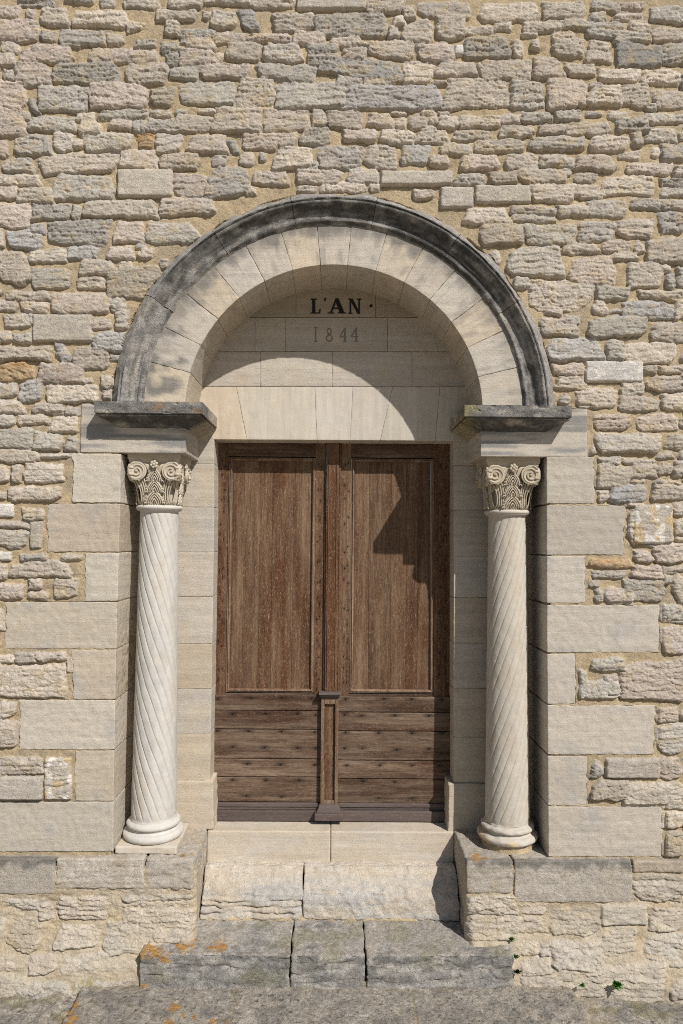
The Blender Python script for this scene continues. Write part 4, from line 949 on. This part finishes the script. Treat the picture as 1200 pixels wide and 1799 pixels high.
    nm.build('nail_head', M_NAIL, leafE, True)
post = empty_part('centre_post', door, (DX(583), YD-8, ZTHR)); pc = DX(583.3)
mb = MB(); wb(mb, pc-12.5, pc+12.5, YD-9, YD+3, DZ(1213), ZT_, r=1.2, step=6, skip='bt')
wb(mb, pc-15.5, pc-12.7, YD-5, YD+3, DZ(1213), ZT_, r=1.2, skip='bt'); wb(mb, pc+12.7, pc+15.5, YD-5, YD+3, DZ(1213), ZT_, r=1.2, skip='bt')
wb(mb, pc-9.0, pc-7.2, YD-10.6, YD-8.5, DZ(1205), DZ(812), r=.8); wb(mb, pc+7.2, pc+9.0, YD-10.6, YD-8.5, DZ(1205), DZ(812), r=.8); mb.build('upper_shaft', W_V, post, True)
pl = DX(581.8)
mb = MB(); wb(mb, pl-22, pl+22, YD-25, YD, DZ(1217), DZ(1213), r=1.2); wb(mb, pl-19.5, pl+19.5, YD-21, YD, DZ(1220.5), DZ(1217.2), r=1.2); wb(mb, pl-17.5, pl+17.5, YD-18, YD, DZ(1224), DZ(1220.7), r=1); mb.build('post_cap', W_G, post, True)
mb = MB(); wb(mb, pl-17, pl-10.5, YD-16, YD-4, DZ(1413), DZ(1224.2), r=1, step=4); wb(mb, pl+10.5, pl+17, YD-16, YD-4, DZ(1413), DZ(1224.2), r=1, step=4)
wb(mb, pl-10.3, pl+10.3, YD-15.6, YD-4, DZ(1234), DZ(1224.2), r=1); wb(mb, pl-10.3, pl+10.3, YD-15.6, YD-4, DZ(1413), DZ(1402), r=1); mb.build('post_frame', W_M, post, True)
mb = MB(); wb(mb, pl-10.6, pl+10.6, YD-9.5, YD-4.2, DZ(1402.5), DZ(1233.5), r=.6); mb.build('post_panel', W_V, post, True)
mb = MB()
for w0, w1, yf, za, zb_ in ((27.5, 27.5, 30, 1427, 1443.5), (0, 0, 0, 0, 0)):
    if w0: wb(mb, pl-w0, pl+w0, YD-yf, YD-4, DZ(zb_, YD-30)+0.5, DZ(za, YD-20), r=1.5)
def tw(P):
    z0, z1 = DZ(1427, YD-20), DZ(1413, YD-16); t = np.clip((P[..., 2]-z0)/(z1-z0), 0, 1)
    Q = P.copy(); Q[..., 0] = pl+(P[..., 0]-pl)*(1-0.28*t**0.7); Q[..., 1] = np.where(P[..., 1] < YD-10, P[..., 1]+9*t**0.7, P[..., 1]); return Q
wb(mb, pl-25.5, pl+25.5, YD-27, YD-4, DZ(1427, YD-20)+.3, DZ(1413, YD-16), r=1.5, step=4, warp=tw); mb.build('post_foot', W_G, post, True)
# ------------------------------------------------------------------ threshold and steps
XTM = float(U(580.5, 1480, 60)[0])
thr = empty('door_threshold', (0, YT, ZTHR), 'smooth pale yellowish threshold of two level slabs directly under the oak door', 'threshold')
YTF = 113.0; ZRT = -606.0
for a, b in ((XTL, XTM), (XTM, XTR)):
    mb = MB(); rock(mb, a+.3, b-.3, YTF, YD+20, ZRT-6, ZTHR, r=3.0, amp=0.35, step=4, col=BUFF*1.08, colfn=patchy(PALE*1.05, -0.2, .6, 30, stretch=3.0)); mb.build('threshold_slab', M_ASH, thr, True)
upper = empty('upper_step', (0, YU, -678), 'pale split limestone riser under the threshold, layered and cracked on its left half', 'step')
zub = -678.0
for pa, pb, pbot, col, stt, sd in ((352.5, 531, 1613, PALE*1.06, 0.7, 11), (532.5, 807, 1613, PALE*1.06, 0.8, 23)):
    a = XTL+2.5 if pa < 400 else float(U(pa, 1570, YU)[0]); b = XTR-1.5 if pb > 700 else float(U(pb, 1570, YU)[0]); zb_ = zub
    def uw(P, zt=ZRT, zb_=zb_):
        Q = P.copy(); t = np.clip((P[..., 2]-zb_)/(zt-zb_), 0, 1); Q[..., 1] = P[..., 1]+(10*t+34*np.clip((t-0.42)/0.58, 0, 1)**1.5)*np.clip((YTF+8-P[..., 1])/(YTF+2-YU), 0, 1)
        fr_ = P[..., 1] < YTF-20
        for zc_, dp, xm in (((0.50, 2.5, 0), (0.40, 5.0, 0), (0.27, 5.5, 0), (0.13, 6.0, -60)) if pa < 400 else ((0.62, 2.0, 0), (0.55, 2.5, 90))):
            zz = zb_+(zt-zb_)*zc_+2.2*n2(P[..., 0]/22, 0*P[..., 0], int(zc_*100))+1.0*n2(P[..., 0]/6, 0*P[..., 0], 7)
            Q[..., 1] += fr_*dp*np.exp(-((P[..., 2]-zz)/1.5)**2)*sstep(-0.5, 0.3, n2(P[..., 0]/45, 0*P[..., 0], int(zc_*100)+3)+0.3)
        return Q
    def ucol(P, Nn, C, seed, pa=pa):
        nz = f3(P[..., 0]/60, P[..., 1]/20, P[..., 2]/12, seed, 4)
        C = mixc(C, BLUE*1.25, 0.6*sstep(0.25, 0.7, nz+0.45*np.exp(-((P[..., 2]+640)/9)**2))); return mixc(C, BUFF*1.08, 0.75*sstep(0.0, .5, -nz))
    mb = MB(); rock(mb, a, b, YU, YTF+8, zb_, ZRT+1.5, r=2.5, amp=2.4, fr=16, step=2.0, col=col, colfn=ucol, strata=stt, sfr=5.5, warp=uw, seed=sd); mb.build('riser_stone', M_LED, upper, True)
mb = MB(); rock(mb, XTL-6, XTR+6, YU+1, YTF+20, zub-6, zub+2, r=3, amp=2.2, fr=10, step=3, col=MORTAR*1.08); mb.build('mortar_bed', M_RUB, upper, True)
lower = empty('lower_step', (0, -60, ZGR), 'bottom step of three rough grey stone blocks with orange lichen at its left end', 'step')
YF = -50.0; zt_b = -680.0; zt_f = -683.0
for pa, pb, sd, base in ((244, 509, 3, GREY*1.55), (510.5, 641.5, 8, GREY*1.5), (643.5, 903, 15, GREY*1.5)):
    a = float(U(pa, 1700, YF)[0]); b = float(U(pb, 1700, YF)[0])
    def sw(P):
        Q = P.copy(); t = np.clip((P[..., 2]-ZGR)/(zt_b-ZGR), 0, 1); s_ = np.clip((YU-P[..., 1])/(YU-YF), 0, 1)
        Q[..., 2] = P[..., 2]-(zt_b-zt_f)*s_*t; return Q
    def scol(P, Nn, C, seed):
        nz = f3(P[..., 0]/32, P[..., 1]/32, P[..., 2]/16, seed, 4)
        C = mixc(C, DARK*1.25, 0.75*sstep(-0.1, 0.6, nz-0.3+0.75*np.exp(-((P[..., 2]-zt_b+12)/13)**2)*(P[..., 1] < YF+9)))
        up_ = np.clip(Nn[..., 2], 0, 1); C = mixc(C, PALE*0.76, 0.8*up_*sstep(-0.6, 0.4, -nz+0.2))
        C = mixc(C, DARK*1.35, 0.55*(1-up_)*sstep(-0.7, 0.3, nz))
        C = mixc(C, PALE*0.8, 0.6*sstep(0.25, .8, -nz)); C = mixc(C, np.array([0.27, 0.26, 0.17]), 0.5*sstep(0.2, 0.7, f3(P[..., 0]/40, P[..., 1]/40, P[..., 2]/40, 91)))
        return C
    def lich_w(P, C):
        Q = sw(P); px, py = PX(Q[..., 0], Q[..., 1], Q[..., 2])
        for (lx, ly, r_) in ((262, 1668, 22), (276, 1676, 13), (323, 1662, 15), (291, 1686, 11), (388, 1663, 12), (372, 1664, 7), (312, 1655, 9), (340, 1652, 7), (255, 1733, 6)):
            d = np.hypot(px-lx, (py-ly)*1.3)+r_*0.8*f3(P[..., 0]/4, P[..., 1]/4, P[..., 2]/4, 7)
            C = mixc(C, ORANGE*1.05, 0.95*sstep(r_, r_*0.72, d))
        return C
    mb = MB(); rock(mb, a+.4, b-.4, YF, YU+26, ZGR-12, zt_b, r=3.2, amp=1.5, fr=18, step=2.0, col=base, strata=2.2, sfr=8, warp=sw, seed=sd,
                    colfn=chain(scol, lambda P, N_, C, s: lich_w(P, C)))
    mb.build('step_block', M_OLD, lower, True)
mb = MB(); rock(mb, float(U(250, 1700, YF)[0]), float(U(900, 1700, YF)[0]), YF+5, YU+20, ZGR-10, ZGR+5, r=2, amp=1.5, step=4, col=MORTAR*0.8); mb.build('mortar_bed', M_RUB, lower, True)
# ------------------------------------------------------------------ paving
gx = np.concatenate([-np.geomspace(30000, 800, 22)[:-1], np.arange(-800, -560, 6), np.arange(-560, 560, 2.0), np.arange(560, 800, 6), np.geomspace(800, 30000, 22)])
gy = np.concatenate([-np.geomspace(30000, 420, 24)[:-1], np.arange(-420, -210, 5), np.arange(-210, 16, 1.8)])
GXX, GYY = np.meshgrid(gx, gy, indexing='ij')
xe_l = float(UZ(126, 1770, ZGR)[0]); xe_r = float(UZ(1018, 1768, ZGR-8)[0]); xe_r2 = float(UZ(1062, 1768, ZGR-12)[0])
jx = [float(UZ(409, 1768, ZGR)[0]), float(UZ(728, 1768, ZGR)[0])]
wob = 5*n2(GXX/40, GYY/30, 1)+2*n2(GXX/9, GYY/9, 2)
GZ_ = np.full(GXX.shape, ZGR-2.0)+0.9*f2(GXX/30, GYY/30, 4)+0.5*f2(GXX/6, GYY/6, 5)
dl = xe_l+wob-GXX; GZ_ -= 13*sstep(-2, 5, dl)+0.04*np.clip(dl, 0, 200)
GZ_ += sstep(0, 6, dl)*3.5*f2(GXX/22, GYY/16, 9)
dr_ = GXX-xe_r+wob; GZ_ -= 13*sstep(-3, 12, dr_)+0.05*np.clip(dr_, 0, 200)-sstep(0, 10, dr_)*1.5*f2(GXX/14, GYY/14, 10)
joint = np.zeros(GXX.shape)
for j in jx: joint = np.maximum(joint, sstep(2.2, 0.6, np.abs(GXX-j+0.5*wob)))
for j in (-150,-310, -520): joint = np.maximum(joint, sstep(2.2, 0.8, np.abs(GYY-j+0.5*wob)))
joint *= (dl < 0)*(dr_ < 0); GZ_ -= 2.0*joint
CG = np.tile(PALE*0.68, GXX.shape+(1,)); nz = f2(GXX/26, GYY/22, 6, 5)
CG = mixc(CG, DARK*1.35, 0.7*sstep(-0.1, 0.8, nz)); CG = mixc(CG, PALE*0.78, 0.8*sstep(0.1, .8, -nz))
CG = mixc(CG, PALE*0.7, 0.8*sstep(0.62, 0.78, n2(GXX/8, GYY/6, 33)+0.35*n2(GXX/3, GYY/3, 34)))
CG = CG*(1+0.16*n2(GXX/2.6, GYY/2.6, 71)+0.10*n2(GXX/6, GYY/5, 72))[..., None]
CG = mixc(CG, BLACK*1.6, 0.8*sstep(0.55, 0.8, n2(GXX/4, GYY/3, 73)))
CG = mixc(CG, MORTAR*0.75, 0.9*joint)
mz = sstep(0, 10, dr_+4*nz)*sstep(0, -10, GXX-xe_r2+6*nz); CG = mixc(CG, BUFF*0.85, 0.85*mz)
CG = mixc(CG, np.array([0.22, 0.2, 0.09]), 0.5*sstep(0.1, .7, f2(GXX/25, GYY/20, 51))*(sstep(0, 20, dr_)+sstep(0, 10, dl)))
CG = mixc(CG, MORTAR*0.8, 0.75*sstep(-62, -44, GYY+6*nz)*0.6)
for (lx, ly, r_) in ((306, 1770, 10), (318, 1782, 6), (120, 1772, 12), (128, 1764, 9), (110, 1784, 12), (123, 1795, 14), (296, 1797, 8), (372, 1796, 7), (398, 1795, 6), (342, 1787, 4), (53, 1791, 5)):
    x_, y_ = UZ(lx, ly, ZGR-1)
    d = np.hypot(GXX-x_, (GYY-y_)*0.6)+r_*0.8*n2(GXX/5, GYY/5, 7); CG = mixc(CG, ORANGE, 0.9*sstep(r_*0.8, r_*0.5, d))
for (lx, ly, r_) in ((436, 1790, 13), (432, 1769, 5), (310, 1785, 7), (255, 1790, 8)):
    x_, y_ = UZ(lx, ly, ZGR-1); d = np.hypot(GXX-x_, (GYY-y_)*0.6)+r_*0.5*n2(GXX/4, GYY/4, 8); CG = mixc(CG, PALE*0.95, 0.7*sstep(r_, r_*0.7, d))
far = sstep(450, 1500, np.hypot(GXX, GYY)); CG = mixc(CG, BUFF*0.75, far)
mb = MB(); n_, m_ = GXX.shape; I = np.arange(n_*m_).reshape(n_, m_)
mb.add(np.stack([GXX, GYY, GZ_], -1).reshape(-1, 3), np.stack([I[:-1, :-1], I[1:, :-1], I[1:, 1:], I[:-1, 1:]], -1).reshape(-1, 4), CG.reshape(-1, 3))
tag(mb.build('pavement', M_OLD, None, True), kind='structure')
# ------------------------------------------------------------------ weeds
def weed(px, py, Y, r_, label, mat=M_LEAF, n=34, up=0.7, group='weeds in the masonry'):
    x, z = U(px, py, Y); mb = MB(); x = float(x); z = float(z)
    for i in range(n):
        a = random.uniform(0, 2*math.pi); e = random.uniform(-0.2, 1.3); L_ = r_*random.uniform(0.55, 1.1); wd = L_*random.uniform(0.16, 0.26)
        d = np.array([math.cos(a)*math.cos(e), -abs(math.sin(a)*math.cos(e))*0.9-0.15, math.sin(e)*up+0.25*math.sin(a)]); s_ = np.cross(d, [0.3, 0.5, 0.8]); s_ /= np.linalg.norm(s_)+1e-6
        p0 = np.array([x, Y, z]); nrm = np.cross(d, s_)*0.12*L_
        P_ = [p0, p0+d*L_*0.4+s_*wd*0.6+nrm, p0+d*L_*0.7+s_*wd, p0+d*L_-nrm, p0+d*L_*0.7-s_*wd, p0+d*L_*0.4-s_*wd*0.6+nrm]
        for t in (0.45, 0.8): 
            pass
        mb.add(P_, [(0, 1, 2, 3), (0, 3, 4, 5)], (0.2, 0.4, 0.1))
    o = mb.build('weed', mat); tag(o, label, 'weed', group)
weed(1083, 1730, -56, 12, 'largest leafy green weed, at the foot of the wall right of the steps', n=60)
weed(1022, 1731, -56, 6.5, 'tiny green weed at the wall foot between the bottom step and the largest weed')
weed(899, 1650, -22, 7, 'small green sprig in the crack just above the right end of the bottom step')
weed(905, 1681, -36, 8, 'small green tuft growing beside the right end of the bottom step, at mid height')
weed(908, 1706, -46, 9, 'dull mossy cushion low beside the right end of the bottom step', M_MOSS, 60, 0.4)
